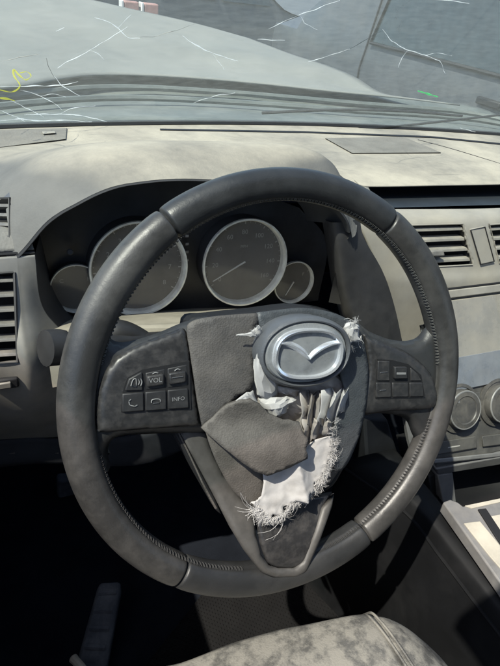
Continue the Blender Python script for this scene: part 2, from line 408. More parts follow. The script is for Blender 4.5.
patch('panel', [rel(cow, q) for q in (cr0, cr1, cr2)], 'cowl', cow, 40, 12, amp=.004, freq=6, solid=.004)
for k in range(2):
    a = [p.lerp(q, .32+.22*k)+Vector((0, 0, .006)) for p, q in zip(cr0, cr2)]
    v, f = tube([p-cow.location for p in spline(a, 40)], .007, 6); obj('rib', v, f, 'cowl', cow)
# wiper
wp = empty('wiper', 'black wiper arm lying along the windshield base', 'wiper', at(300, 112, Y=.72))
P0 = [at(262, 113, Y=.72), at(330, 110, Y=.70), at(400, 111, Y=.70), at(462, 116, Y=.72)]
v, f = tube([p-wp.location for p in spline(P0, 20)], .003, 6); obj('arm', v, f, 'rubber', wp)
P1 = [at(330, 131, Y=.66), at(400, 126, Y=.66), at(455, 120, Y=.68), at(510, 114, Y=.7)]
v, f = tube([p-wp.location for p in spline(P1, 20)], .0025, 6); obj('blade', v, f, 'rubber', wp)
# windshield: surface function
def base_y(x): return .668-.13*((x-.38)/.8)**2*1.0
def wsz(x, y): return .07+(base_y(x)-y)*.66+.05*max(0, (base_y(x)-y))**1.5*0
def on_glass(px, py, off=0.):
    d = ray(px, py); t = .3
    lo, hi = .05, 3.
    for _ in range(50):
        t = (lo+hi)/2; p = CAM+d*t
        if p.z < wsz(p.x, p.y): lo = t
        else: hi = t
    # march from near: the camera is under the glass, so the first crossing counts
    t = .05
    while t < 3:
        p = CAM+d*t
        if p.z > wsz(p.x, p.y): break
        t += .002
    return CAM+d*(t-off)
ws = empty('windshield', 'cracked dusty windshield in front of the dashboard', 'windshield', (.4, .66, .07))
V = []; nu, nv = 40, 24
for i in range(nv):
    for j in range(nu):
        x = -.46+j/(nu-1)*1.70; yb = base_y(x)
        y = yb + (-.16-yb)*(i/(nv-1)); z = wsz(x, y)
        V.append(Vector((x, y, z))-ws.location)
obj('pane', V, grid_faces(nv, nu), 'glass', ws)
v, f = tube([Vector((x, base_y(x)+.002, wsz(x, base_y(x))-.003))-ws.location for x in [-.46+.0435*i for i in range(40)]], .006, 6)
obj('seal', v, f, 'rubber', ws)
def crack(px, r=.0009, m='crack', name='crack', n=None):
    r *= .55 if m.startswith('crack') else 1
    pts = spline([on_glass(x, y, .003) for x, y in px], n or 10*len(px))
    if m.startswith('crack'): pts = [p+noise.noise_vector(p*60)*.0012 for p in pts]
    k = len(pts)
    v, f = tube([p-ws.location for p in pts], [r*(.35+.65*math.sin(math.pi*min(1, max(0, (i+.3)/k))))*(.75+.9*noise.noise(pts[i]*90)) for i in range(k)], 5)
    return obj(name, v, f, m, ws)
for px, r in [([(57, 68), (90, 50), (128, 27)], .0010), ([(95, 18), (104, 20), (118, 28), (128, 38), (140, 39)], .0009),
              ([(183, 36), (195, 45), (212, 53), (238, 61)], .0013), ([(268, 29), (300, 15), (340, 0)], .0008),
              ([(383, 29), (392, 41), (408, 50), (425, 55), (440, 62), (445, 74)], .0010), ([(308, 62), (322, 58), (350, 49)], .0007),
              ([(0, 87), (30, 86), (60, 85), (78, 82)], .0013), ([(20, 90), (40, 96), (55, 104), (62, 110)], .0010),
              ([(24, 115), (60, 114), (88, 117), (107, 122)], .0013), ([(0, 121), (20, 119), (40, 121), (65, 120), (92, 122)], .0015),
              ([(54, 76), (64, 87), (80, 96)], .0009), ([(10, 100), (30, 110), (44, 117)], .0008), ([(0, 110), (14, 116), (26, 122)], .0008),
              ([(470, 3), (440, 0), (425, -2)], .0008), ([(460, 128), (480, 133), (495, 137)], .0012), ([(193, 103), (215, 96), (235, 93)], .0007),
              ([(90, 50), (98, 54), (104, 60)], .0006), ([(118, 28), (126, 20), (131, 15)], .0006), ([(408, 50), (402, 58), (398, 68)], .0006), ([(425, 55), (438, 53), (452, 56)], .0005), ([(300, 15), (306, 24), (318, 30)], .0005), ([(40, 96), (52, 94), (66, 97)], .0006), ([(60, 114), (74, 108), (96, 106)], .0006), ([(212, 53), (220, 64), (224, 70)], .0005),
              ([(56, 32), (64, 28)], .0007), ([(258, 39), (272, 40), (285, 40)], .0008)]:
    crack(px, r)
for px, r in [([(0, 62), (20, 58), (38, 54)], .0007), ([(46, 58), (50, 70), (58, 82)], .0006), ([(140, 38), (165, 34), (195, 24)], .0006),
              ([(345, 52), (365, 40), (383, 30)], .0006)]:
    crack(px, r, 'crack_dark')
crack([(0, 90), (12, 92), (20, 86), (14, 76), (14, 70), (20, 76), (26, 80), (31, 76), (27, 72), (20, 73)], .0016, 'yellow', 'marker_scrawl', 60)
crack([(0, 98), (8, 99), (15, 101)], .0018, 'yellow', 'marker_scrawl', 12)
crack([(418, 91), (428, 94), (438, 97)], .0022, 'green', 'marker_scrawl', 12)
# ================================================================== dashboard
dash = empty('dashboard', 'dusty beige grey dashboard with driver hood, vents and centre stack', 'dashboard', (0, .3, 0))
def D(pts): return [Vector(p)-dash.location for p in pts]
# --- top pad with the hood over the instruments
LIPY = .2
LIP = [(-.205, .047), (-.195, .056), (-.171, .083), (-.147, .098), (-.113, .114), (-.079, .120), (-.043, .122), (0., .120), (.05, .115), (.10, .105), (.142, .090), (.168, .068), (.180, .045)]
lip = spline([(x, 0, z) for x, z in LIP], 60)
def lipz(x):
    if x <= lip[0].x: return lip[0].z+.010*sm(-.205, -.225, x)
    for a, b in zip(lip, lip[1:]):
        if a.x <= x <= b.x: return a.z+(b.z-a.z)*(x-a.x)/max(1e-6, b.x-a.x)
    return lip[-1].z+.016*sm(.18, .21, x)
def padz(x, y): return .066-.004*sm(.42, .26, y)
def hoodz(x, y):
    k = (x+.012)/.212; a = max(0, 1-abs(k)**(7 if k > 0 else 2.8))
    return padz(x, y)+.075*a**.6*(1-sm(.25, .53, y))
def pad_front(x): return base_y(x)-.004
PRA, PRB = at(370, 185, Z=.0625), at(500, 183, Z=.0625)
def pad_right(x): return PRA.y+(PRB.y-PRA.y)*(x-PRA.x)/(PRB.x-PRA.x) if x < PRB.x else PRB.y+.03*(x-PRB.x)
def pad_rear(x):
    if x < -.2: return LIPY+.036*sm(-.205, -.235, x)
    if x < .18: return LIPY
    return LIPY+(pad_right(max(x, .25))-LIPY)*sm(.18, .25, x)
xs = [-.5+.01*i for i in range(19)]+[-.318+.004*i for i in range(20)]+[-.235+.005*i for i in range(100)]+[.27+.02*i for i in range(50)]
ys = [0, .004, .012, .02, .03, .04, .05, .06, .07, .08, .09, .1, .115, .135]+[.17+.83*i/40 for i in range(41)]
V = []
for t in ys:
    for x in xs:
        y0, y1 = pad_rear(x), pad_front(x); y = y0+(y1-y0)*t
        E_, T_ = lipz(x), hoodz(x, y); roll = math.sin(min(1, (y-y0)/.075)*math.pi/2)
        V.append(Vector((x, y, E_+(T_-E_)*roll))-dash.location)
tpad = obj('top_pad', V, grid_faces(len(ys), len(xs)), 'dash', dash, sharp=70)
f0 = [Vector((.176, .202, .044)), Vector((.18, .212, .03)), Vector((.182, .22, -.02)), Vector((.182, .22, -.06))]
f1 = [at(352, 212, Y=.282), at(356, 236, Y=.25), at(362, 280, Y=.25), at(372, 310, Y=.25)]
patch('stack_shoulder', [D(f0), D(f1)], 'dash', dash, 12, 10)
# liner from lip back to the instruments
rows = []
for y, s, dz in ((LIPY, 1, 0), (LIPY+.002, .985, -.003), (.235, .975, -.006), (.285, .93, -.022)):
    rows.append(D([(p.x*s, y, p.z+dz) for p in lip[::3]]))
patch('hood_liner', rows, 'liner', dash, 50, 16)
# --- left fascia
top = [Vector((-.52, .19, .05)), Vector((-.32, .2, .05)), at(0, 257, Y=.2), at(20, 256, Y=.2), at(35, 255, Y=.2)]
m1 = [Vector((-.53, .175, 0)), Vector((-.33, .185, .005)), at(0, 310, Y=.178), at(25, 309, Y=.178), at(42, 305, Y=.19)]
m2 = [Vector((-.54, .145, -.05)), Vector((-.34, .15, -.05)), at(0, 365, Y=.150), at(35, 362, Y=.150), at(66, 336, Y=.19)]
m3 = [Vector((-.54, .165, -.105)), Vector((-.35, .172, -.105)), at(0, 412, Y=.160), at(45, 410, Y=.160), at(110, 395, Y=.185)]
m4 = [Vector((-.54, .195, -.15)), Vector((-.35, .198, -.15)), at(0, 440, Y=.198), at(50, 438, Y=.198), at(130, 430, Y=.20)]
fas = patch('left_fascia', [D(q) for q in (top, m1, m2, m3, m4)], 'fascia', dash, 110, 90, solid=.004)
# gap line and face between pad and fascia
tp = [Vector((-.52, .245, .062)), Vector((-.32, .245, .062)), at(0, 222, Y=.245), at(14, 226, Y=.24), at(24, 235, Y=.225)]
t2 = [p+Vector((0, .004, .004)) for p in top]
t1 = [a.lerp(b, .5)+Vector((0, -.004, .006)) for a, b in zip(tp, t2)]
patch('left_pad_edge', [D(q) for q in (tp, t1, t2)], 'hood', dash, 24, 12, solid=.004)
v, f = tube(D(spline([p+Vector((0, .0015, .002)) for p in top], 30)), .0016, 6); obj('trim_gap', v, f, 'gap', dash)
# surround between fascia and cluster
e0 = [top[-1], m1[-1], m2[-1], m3[-1]]
e1 = [at(36, 250, Y=.215), at(50, 298, Y=.225), at(74, 324, Y=.225), at(120, 360, Y=.21)]
e2 = [at(40, 235, Y=.285), at(56, 290, Y=.285), at(80, 317, Y=.285), at(125, 330, Y=.27)]
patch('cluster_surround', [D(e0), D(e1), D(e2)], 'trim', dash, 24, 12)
# side demister vent on top left
def vent(corners, nsl, name_parent, depth, slat_m='slat', tab=None, frame=.003, slat_t=.24):
    """corners: tl, tr, br, bl as 3-D points; a recessed air vent with slats"""
    tl, tr, br, bl = [Vector(c) for c in corners]
    nrm = (tr-tl).cross(bl-tl).normalized()
    if nrm.y > 0: nrm = -nrm      # towards the cabin
    inn = -nrm*depth
    v = [p-dash.location for p in (tl, tr, br, bl)]+[p+inn-dash.location for p in (tl, tr, br, bl)]
    root = obj('air_vent', v, [(0, 1, 5, 4), (1, 2, 6, 5), (2, 3, 7, 6), (3, 0, 4, 7), (4, 5, 6, 7)], 'gap', name_parent, fixn=False)
    for i in range(nsl):
        t = (i+.5)/nsl
        a = tl.lerp(bl, t); b = tr.lerp(br, t)
        hgt = (bl-tl)/nsl*slat_t
        front = nrm*-.002; back = -nrm*(depth*.55)+ (bl-tl)/nsl*-.35
        q = [a+front-hgt*.5, b+front-hgt*.5, b+front+hgt*.5, a+front+hgt*.5, a+back-hgt*.3, b+back-hgt*.3, b+back+hgt*.3, a+back+hgt*.3]
        o = obj('slat', [p-dash.location for p in q], [(0, 1, 2, 3), (4, 5, 6, 7), (0, 1, 5, 4), (3, 2, 6, 7), (0, 3, 7, 4), (1, 2, 6, 5)], slat_m, root, bevel=.0008)
    fr = []
    ring = spline([tl.lerp(tr, .02), tr.lerp(tl, .02), tr.lerp(br, .04), br.lerp(tr, .04), br.lerp(bl, .02), bl.lerp(br, .02), bl.lerp(tl, .04), tl.lerp(bl, .04)], 8, True)
    v, f = tube([p+nrm*.0005-dash.location for p in (tl, tr, br, bl)], frame*.5, 6, True); obj('bezel', v, f, 'stack' if slat_m == 'slat2' else 'trim', root)
    if tab:
        c = tl.lerp(tr, tab[0]).lerp(bl.lerp(br, tab[0]), tab[1]); e = (tr-tl).normalized(); g = (bl-tl).normalized()
        rot = Matrix((e, g, nrm)).transposed()
        v, f = box(c+nrm*.004-dash.location, (.022, .010, .012), rot); obj('tab', v, f, 'slat', root, bevel=.002)
    return root
M['slat2'] = mat('vent_slat_pale', (.2, .195, .18), .5, dust=DUST, dust_amt=.7, dscale=20)
bpy.context.view_layer.update()
LV = [(-45, 276), (14, 272), (17, 362), (-45, 366)]; UV = [(-40, 200), (8, 197), (10, 236), (-40, 239)]
lc, uc = surf(fas, LV), surf(tpad, UV)
cut(fas, [LV]); cut(tpad, [UV])
vent(lc, 6, dash, .03); vent(uc, 4, dash, .02, slat_t=.35)
# little switch under the left vent
c = surf(fas, [(5, 381)])[0]; v, f = box(c-dash.location, (.026, .01, .012)); obj('fascia_switch', v, f, 'gap', dash, bevel=.002)
c = surf(fas, [(4, 381)])[0]+Vector((0, -.005, 0)); v, f = box(c-dash.location, (.012, .004, .007)); obj('fascia_switch', v, f, 'fascia', dash, bevel=.001)
# lower dark panel (knee bolster)
l0 = [Vector((-.54, .19, -.152)), at(0, 441, Y=.194), at(60, 439, Y=.194), at(150, 432, Y=.197), Vector((.12, .2, -.15)), Vector((.26, .2, -.15))]
l1 = [Vector((-.54, .19, -.18)), at(0, 466, Y=.19), at(65, 464, Y=.19), at(160, 460, Y=.193), Vector((.12, .195, -.19)), Vector((.26, .2, -.19))]
l2 = [Vector((-.54, .23, -.25)), Vector((-.25, .23, -.25)), Vector((-.16, .23, -.25)), Vector((-.05, .23, -.25)), Vector((.12, .23, -.25)), Vector((.26, .23, -.25))]
l3 = [Vector((-.54, .36, -.33)), Vector((-.25, .36, -.33)), Vector((-.16, .36, -.33)), Vector((-.05, .36, -.33)), Vector((.12, .36, -.33)), Vector((.26, .36, -.33))]
patch('knee_panel', [D(q) for q in (l0, l1, l2, l3)], 'lower', dash, 30, 20, solid=.004)
for x in (12, 34, 56):
    c = at(x, 453, Y=.1905); v, f = box(c-dash.location, (.006, .002, .0014)); obj('panel_icon', v, f, 'knob', dash)
# ledge under the instruments
gl_ = [(46, 322), (80, 317), (120, 314), (160, 312), (200, 310), (245, 308), (290, 306), (315, 308), (338, 316)]
gr_rows = [[at(x, y+dy, Y=Y_) for x, y in gl_] for dy, Y_ in ((-2, .278), (2, .225), (6, .195), (11, .172), (18, .15))]
gr_rows.append([p+Vector((0, -.012, -.05)) for p in gr_rows[-1]])
patch('instrument_ledge', [D(q) for q in gr_rows], 'ledge', dash, 44, 24, amp=.0012, freq=24)
# right leg of the hood + dark side
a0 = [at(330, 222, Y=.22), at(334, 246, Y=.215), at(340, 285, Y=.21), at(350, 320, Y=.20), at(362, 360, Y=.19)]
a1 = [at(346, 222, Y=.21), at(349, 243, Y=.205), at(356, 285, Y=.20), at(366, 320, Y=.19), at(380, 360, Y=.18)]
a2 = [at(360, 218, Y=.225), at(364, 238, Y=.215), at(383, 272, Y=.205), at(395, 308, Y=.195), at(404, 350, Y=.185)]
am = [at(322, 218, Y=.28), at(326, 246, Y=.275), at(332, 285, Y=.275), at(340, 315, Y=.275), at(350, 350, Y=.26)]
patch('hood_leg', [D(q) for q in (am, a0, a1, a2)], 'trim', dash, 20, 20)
# --- centre stack face
def colpts(pl): return pl
prof = [  # (y at px 375, Y), (y at 440, Y), (y at 500, Y)
    ((209, .283), (209, .276), (208, .268)),
    ((226, .258), (224, .250), (222, .243)),
    ((268, .238), (267, .226), (264, .218)),
    ((292, .228), (290, .213), (287, .204)),
    ((345, .215), (343, .200), (340, .192)),
    ((430, .185), (430, .160), (428, .150))]
rows = []
for (a, b, c) in prof:
    q = [at(352+(a[0]-209)*.45 if a[0] < 300 else 388+(a[0]-300)*.16, a[0], Y=a[1]), at(440, b[0], Y=b[1]), at(500, c[0], Y=c[1])]
    q += [q[-1]+Vector((.16, .004, 0)), q[-1]+Vector((.36, .03, 0))]
    rows.append(D(q))
sf = patch('stack_face', rows, 'stack', dash, 130, 90, solid=.004)
# display recess under the brow
tl, tr = at(368, 187, Z=.0605), at(500, 185, Z=.0605)+Vector((.22, .006, 0))
bl, br = at(382, 208, Y=.284), at(500, 208, Y=.272)+Vector((.22, .006, 0))
dv = Vector((0, .10, -.012))
v = [p-dash.location for p in (tl, tr, br, bl)]+[p+dv-dash.location for p in (tl, tr, br, bl)]
M['recess'] = mat('recess_dark', (.02, .026, .032), .5, dust=(.05, .058, .065), dust_amt=.4, dscale=12)
obj('display_recess', v, [(0, 1, 5, 4), (1, 2, 6, 5), (2, 3, 7, 6), (3, 0, 4, 7), (4, 5, 6, 7)], 'recess', dash, fixn=False)
# brow strip left of and above the recess
b0 = [at(x, y, Z=.0620) for x, y in ((346, 180), (356, 182), (369, 185.5), (440, 184.5), (500, 183.5))]; b0 += [b0[-1]+Vector((.16, .003, 0)), b0[-1]+Vector((.36, .03, 0))]
patch('brow', [D([p+Vector((0, .01, .001)) for p in b0]), D(b0), D([p+Vector((0, .001, -.002)) for p in b0]), D([p+Vector((0, .03, -.002)) for p in b0])], 'dash', dash, 40, 10)
c0 = [at(345, 180, Z=.0615), at(350, 195, Y=.297), at(356, 212, Y=.282)]
c1 = [at(368, 186.5, Z=.0605), at(374, 198, Y=.297), at(381, 209, Y=.284)]
patch('brow_side', [D(c0), D(c1)], 'stack', dash, 10, 6, solid=.003)
# vents in the stack
CV = [(398, 226), (463, 224), (473, 265), (412, 268)]; CW = [(489, 224), (560, 220), (575, 259), (500, 263)]
c1_, c2_ = surf(sf, CV), surf(sf, CW); cut(sf, [CV, CW])
vent(c1_, 4, dash, .03, 'slat2', tab=(.42, .66), slat_t=.3); vent(c2_, 4, dash, .03, 'slat2', slat_t=.3)
cs = [p+Vector((0, -.002, .0008)) for p in surf(sf, [(470, 229), (484, 228), (494, 262), (479, 264)])]
obj('vent_divider', [p-dash.location for p in cs]+[p+Vector((0, .012, 0))-dash.location for p in cs], [(0, 1, 2, 3), (4, 5, 6, 7), (0, 1, 5, 4), (1, 2, 6, 5), (2, 3, 7, 6), (3, 0, 4, 7)], 'stack', dash, bevel=.001)
v, f = tube(D([p+Vector((0, -.0004, 0)) for p in cs]), .0009, 5, True); obj('divider_gap', v, f, 'gap', dash)
# pad details: defroster slot, grille, corner panel, seam
def on_pad(px, py, dz=.0):
    p = at(px, py, Z=.066)
    for _ in range(6): p = at(px, py, Z=hoodz(p.x, p.y)+dz)
    return p
def flat(name, px, m, dz0, dz1, bevel=.0):
    lo = [on_pad(x, y, dz0) for x, y in px]; hi = [on_pad(x, y, dz1) for x, y in px]
    k = len(px)
    return obj(name, D(lo+hi), [tuple(range(k)), tuple(range(k, 2*k))]+[(i, (i+1) % k, k+(i+1) % k, k+i) for i in range(k)], m, dash, bevel=bevel)
M['grille'] = mat('pad_grille', (.14, .134, .118), .8, dust=(.24, .22, .185), dust_amt=.7, dscale=12, bump=.4, bscale=260, btype='voronoi')
flat('speaker_grille', [(325, 138), (404, 137), (441, 152.5), (352, 153)], 'grille', -.001, .0022, .0008)
flat('corner_cover', [(-30, 131), (67, 128), (66, 139), (-30, 151)], 'grille', -.001, .0022, .0008)
flat('cover_clip', [(42, 131.5), (55, 131), (56, 133), (43, 134)], 'stack', .002, .0045, .0008)
for a, b in (((160, 128.5), (300, 131)), ((300, 131), (430, 136)), ((430, 136), (520, 145))):
    flat('defroster_slot', [a, b, (b[0], b[1]+1.6), (a[0], a[1]+1.4)], 'gap', -.0005, .0012)
v, f = tube(D(spline([on_pad(418, 140, .0), on_pad(455, 150, .0), on_pad(520, 170, .0)], 16)), .0012, 5); obj('pad_seam', v, f, 'gap', dash)
v, f = tube(D(spline([on_pad(330, 168, .0), on_pad(338, 174, 0), on_pad(343, 178, .0)], 12)), .0008, 5); obj('pad_seam', v, f, 'trim', dash)
# ================================================================== audio and climate panel
ap = empty('control_panel', 'audio and climate panel with glossy screen, knobs and buttons in the centre stack', 'control panel', at(480, 400, X=.44))
def A(pts): return [Vector(p)-ap.location for p in pts]
def fp(px, py): # face plane of the lower stack: through three points
    a, b, c = at(480, 290, Y=.203), at(480, 462, X=.43), at(480, 290, Y=.203)+Vector((1, -.02, 0))
    n = (b-a).cross(c-a).normalized(); d = ray(px, py)
    return CAM+d*((a-CAM).dot(n)/d.dot(n)), (n if n.y < 0 else -n)
FN = fp(480, 400)[1]
def fq(px, py, h=0.):
    p, n = fp(px, py); d = ray(px, py); return p+d*(h/d.dot(n))
def plate(name, px, m, h0, h1, parent, bevel=.001, bseg=2):
    k = len(px); v = [fq(x, y, h0) for x, y in px]+[fq(x, y, h1) for x, y in px]
    return obj(name, A(v), [tuple(range(k)), tuple(range(k, 2*k))]+[(i, (i+1) % k, k+(i+1) % k, k+i) for i in range(k)], m, parent, bevel=bevel, bseg=bseg)
FE = (XX-FN*XX.dot(FN)).normalized()
def wide(name, lt, lb, X1, m, h0, h1, bevel=.001):
    """plate running from two pixels on its left edge to the car-frame x given"""
    v = []
    for h in (h0, h1):
        a_, b_ = fq(*lt, h), fq(*lb, h); v += [a_, a_+FE*((X1-a_.x)/FE.x), b_+FE*((X1-b_.x)/FE.x), b_]
    return obj(name, A(v), [(0, 1, 2, 3), (4, 5, 6, 7), (0, 1, 5, 4), (1, 2, 6, 5), (2, 3, 7, 6), (3, 0, 4, 7)], m, ap, bevel=bevel)
wide('surround', (432, 297), (436, 468), .78, 'panel', -.03, -.001)
wide('bezel_bar', (430, 292.5), (430, 301), .70, 'stack', -.002, .004, .0015)
wide('shadow_gap', (430, 290), (430, 292.4), .70, 'gap', -.004, .002)
wide('screen', (430, 303), (440, 393), .64, 'screen', -.002, .002, .0012)
M['screen_reflect'] = mat('screen_reflection', (.14, .155, .18), .2, dust=(.28, .275, .26), dust_amt=.6, dscale=14)  # bluish reflection on the screen, painted as a separate strip
wide('screen_reflection_band', (438, 361), (442, 394), .639, 'screen_reflect', -.001, .0028, .0006)
def knob(cx, cy, rpx, name='knob'):
    c = fq(cx, cy); e = XX-FN*XX.dot(FN); e.normalize(); g = FN.cross(e)
    r = (fq(cx+rpx, cy)-c).length
    V, F = [], []
    k = 36; prof = [(1.28, 0), (1.28, .003), (1.12, .004), (1.08, .002), (1.0, .003), (.98, .014), (.93, .0165), (.72, .017), (.68, .0155), (.0, .0155)]
    for rr, h in prof:
        for j in range(k):
            a = 2*math.pi*j/k; rip = 1
            V.append(c+e*(r*rr*math.cos(a))+g*(r*rr*math.sin(a))+FN*h-ap.location)
    F = grid_faces(len(prof), k, True)
    o = obj('knob', V, F, 'knob', ap)
    M['knobring'] = M.get('knobring') or mat('knob_ring', (.30, .29, .27), .35, metal=.4)
    v, f = tube([c+e*(r*.96*math.cos(2*math.pi*j/40))+g*(r*.96*math.sin(2*math.pi*j/40))+FN*.0155-ap.location for j in range(40)], .0014, 6, True)
    obj('ring', v, f, 'knobring', o)

def knob_mark(cx, cy):
    plate('knob_pointer', [(cx-.8, cy-8), (cx+.8, cy-8), (cx+.8, cy-2), (cx-.8, cy-2)], 'icon', .0150, .0160, ap, 0)
knob_mark(459, 405); knob_mark(497, 399)
knob(458, 408, 15); knob(497, 402, 14)
plate('button', [(470, 393), (480, 392), (481, 420), (471, 421)], 'panel', -.001, .003, ap)
plate('button', [(436, 442), (476, 436), (477, 448), (437, 455)], 'panel', -.001, .004, ap, .0015)
plate('button', [(482, 436), (530, 430), (532, 441), (483, 447)], 'panel', -.001, .004, ap, .0015)
plate('button_mark', [(448, 447), (460, 445), (460, 446.2), (448, 448.2)], 'mark', .003, .0046, ap, 0)
plate('lower_bar', [(434, 459), (540, 448), (540, 453), (434, 464)], 'consolegrey', -.01, .008, ap, .002)
# ================================================================== instrument cluster
ic = empty('instrument_cluster', 'four round gauges with silver rings on a black panel', 'gauges', (0, .275, -.02))
def I(pts): return [Vector(p)-ic.location for p in pts]
patch('panel', [I([(-.17, .289, .06), (-.01, .291, .10), (.15, .289, .05)]), I([(-.21, .281, 0), (0, .281, 0), (.2, .281, 0)]), I([(-.21, .272, -.09), (0, .272, -.09), (.2, .272, -.09)])], 'clusterpanel', ic, 12, 12)
GT = R(8)
GX = Vector((1, 0, 0)); GV = Vector((0, math.sin(GT), math.cos(GT))); GN = GX.cross(GV)
if GN.y > 0: GN = -GN
def gauge(c, r, big, depth):
    V = []; k = 56
    barrel = []
    for rr, h in ((.985, -.02), (.985, depth-.004)):
        for j in range(k):
            a = 2*math.pi*j/k; barrel.append(c+GX*(r*rr*math.cos(a))+GV*(r*rr*math.sin(a))+GN*h-ic.location)
    prof = [(.98, depth-.006), (1.0, depth-.003), (.992, depth), (.958, depth), (.935, depth-.003), (.915, .001)]
    for rr, h in prof:
        for j in range(k):
            a = 2*math.pi*j/k; V.append(c+GX*(r*rr*math.cos(a))+GV*(r*rr*math.sin(a))+GN*h-ic.location)
    V0 = [c+GX*(r*.96*math.cos(2*math.pi*j/k))+GV*(r*.96*math.sin(2*math.pi*j/k))+GN*0.0005-ic.location for j in range(k)]
    face = obj('gauge', V0, [tuple(range(k))], 'dial', ic)
    obj('ring', V, grid_faces(len(prof), k, True), 'ring', face); obj('barrel', barrel, grid_faces(2, k, True), 'trim', face)
    V1 = [c+GX*(r*.925*math.cos(2*math.pi*j/k))+GV*(r*.925*math.sin(2*math.pi*j/k))+GN*(depth-.004)-ic.location for j in range(k)]
    obj('lens', V1, [tuple(range(k))], 'lens', face)
    return face
def gp(c, r, ang, rad, h): # ang clockwise from top
    return c+GX*(r*rad*math.sin(ang))+GV*(r*rad*math.cos(ang))+GN*h-ic.location
def marks(face, c, r, a0, a1, n, sub, labels, size, lr=.66):
    parts = []
    for i in range(n*sub+1):
        a = a0+(a1-a0)*i/(n*sub); maj = i % sub == 0
        p, q = gp(c, r, a, .84 if maj else .87, .0013), gp(c, r, a, .90, .0013)
        s = (gp(c, r, a+.01, .9, .0013)-q).normalized()*(.0007 if maj else .0004)
        parts.append(([p-s, p+s, q+s, q-s], [(0, 1, 2, 3)]))
    for i, t in enumerate(labels):
        if not t: continue
        a = a0+(a1-a0)*i/n; V, F = text_mesh(t, size); o = gp(c, r, a, lr, .0013)
        parts.append(([o+GX*v.x+GV*v.y for v in V], F))
    v, f = merge(parts); obj('dial_print', v, f, 'mark', face, fixn=False)
def needle(face, c, r, ang, ln):
    p = gp(c, r, ang, ln, .005); q = gp(c, r, ang+math.pi, .02, .005)
    v, f = tube([q, p], [.0011, .0006], 6); obj('needle', v, f, 'needle', face)
gr_ = .0585
cs = at(243, 261, Y=.262); fs = gauge(cs, gr_, True, .012)
marks(fs, cs, gr_, R(-125), R(125), 8, 4, ['0', '20', '40', '60', '80', '100', '120', '140', '160'], .0085)
needle(fs, cs, gr_, R(-118), .82)
V, F = text_mesh('MPH', .005); o_ = gp(cs, gr_, 0, .34, .0013); obj('dial_print', [o_+GX*v.x+GV*v.y for v in V], F, 'mark', fs, fixn=False)
ct = at(138, 267, Y=.262); ft = gauge(ct, gr_, True, .012)
marks(ft, ct, gr_, R(-125), R(125), 8, 4, list('012345678'), .0085)
needle(ft, ct, gr_, R(-125), .8)
cl_ = at(76, 287, Y=.268); fl = gauge(cl_, .030, False, .008); marks(fl, cl_, .03, R(-60), R(60), 2, 2, ['C', '', 'H'], .007, .6)
cr_ = at(292, 281, Y=.268); f2 = gauge(cr_, .031, False, .008); marks(f2, cr_, .031, R(-60), R(60), 2, 2, ['E', '', 'F'], .007, .6)
needle(f2, cr_, .031, R(-150), .7)
v, f = tube([at(70, 252, Y=.268)-ic.location, at(70, 252, Y=.25)-ic.location], .0035, 12); obj('trip_knob', v, f, 'trim', ic, bevel=.0008)
for i in range(4):
    c = at(187, 236+i*8, Y=.277); v, f = box(c-ic.location, (.004, .0012, .003)); obj('warning_icon', v, f, 'mark', ic)
# ================================================================== steering column with levers
sc = empty('steering_column', 'grey steering column shroud with stalk levers behind the wheel', 'column', (0, .1, -.05))
def Cc(pts): return [Vector(p)-sc.location for p in pts]
rings = []
for n, su, sv in ((-.03, .045, .03), (-.05, .055, .036), (-.11, .06, .04), (-.2, .062, .04), (-.3, .062, .04)):
    ring = []
    for j in range(28):
        a = 2*math.pi*j/28; ca, sa = math.cos(a), math.sin(a)
        x = su*math.copysign(abs(ca)**.7, ca); y = sv*math.copysign(abs(sa)**.7, sa)-.012
        ring.append(XX*x+VV*y+WN*n-sc.location)
    rings.append(ring)
obj('shroud', [p for r in rings for p in r], grid_faces(5, 28, True)+[tuple(range(28))], 'lower', sc)
M['lever'] = mat('lever_plastic', (.018, .018, .019), .5, dust=(.07, .065, .06), dust_amt=.3, dscale=30)
e = at(48, 348, Y=.085); g = Vector((-.06, .13, -.02))
pts = [g, g.lerp(e, .4), g.lerp(e, .72), g.lerp(e, .80), e.lerp(g, .12), e, e+(e-g).normalized()*.003]
v, f = tube(Cc(spline(pts, 36)), [.0075]*22+[.009, .0125, .0145, .0152]+[.0155]*7+[.0145, .012, .008], 18)
obj('turn_lever', v, f, 'lever', sc)
e = at(402, 380, Y=.10); g = Vector((.06, .13, -.03))
v, f = tube(Cc(spline([g, g.lerp(e, .5), e], 20)), [.007]*12+[.009]*6+[.008, .005], 14); obj('wiper_lever', v, f, 'lever', sc)
# stalk shoulder visible between rim and left switch panel
v, f = tube(Cc(spline([at(98, 338, Y=.12), at(118, 333, Y=.12), at(140, 342, Y=.12), at(165, 362, Y=.11)], 16)), [.006, .009, .011, .012]+[.013]*12, 12)
obj('lever_shoulder', v, f, 'lever', sc)
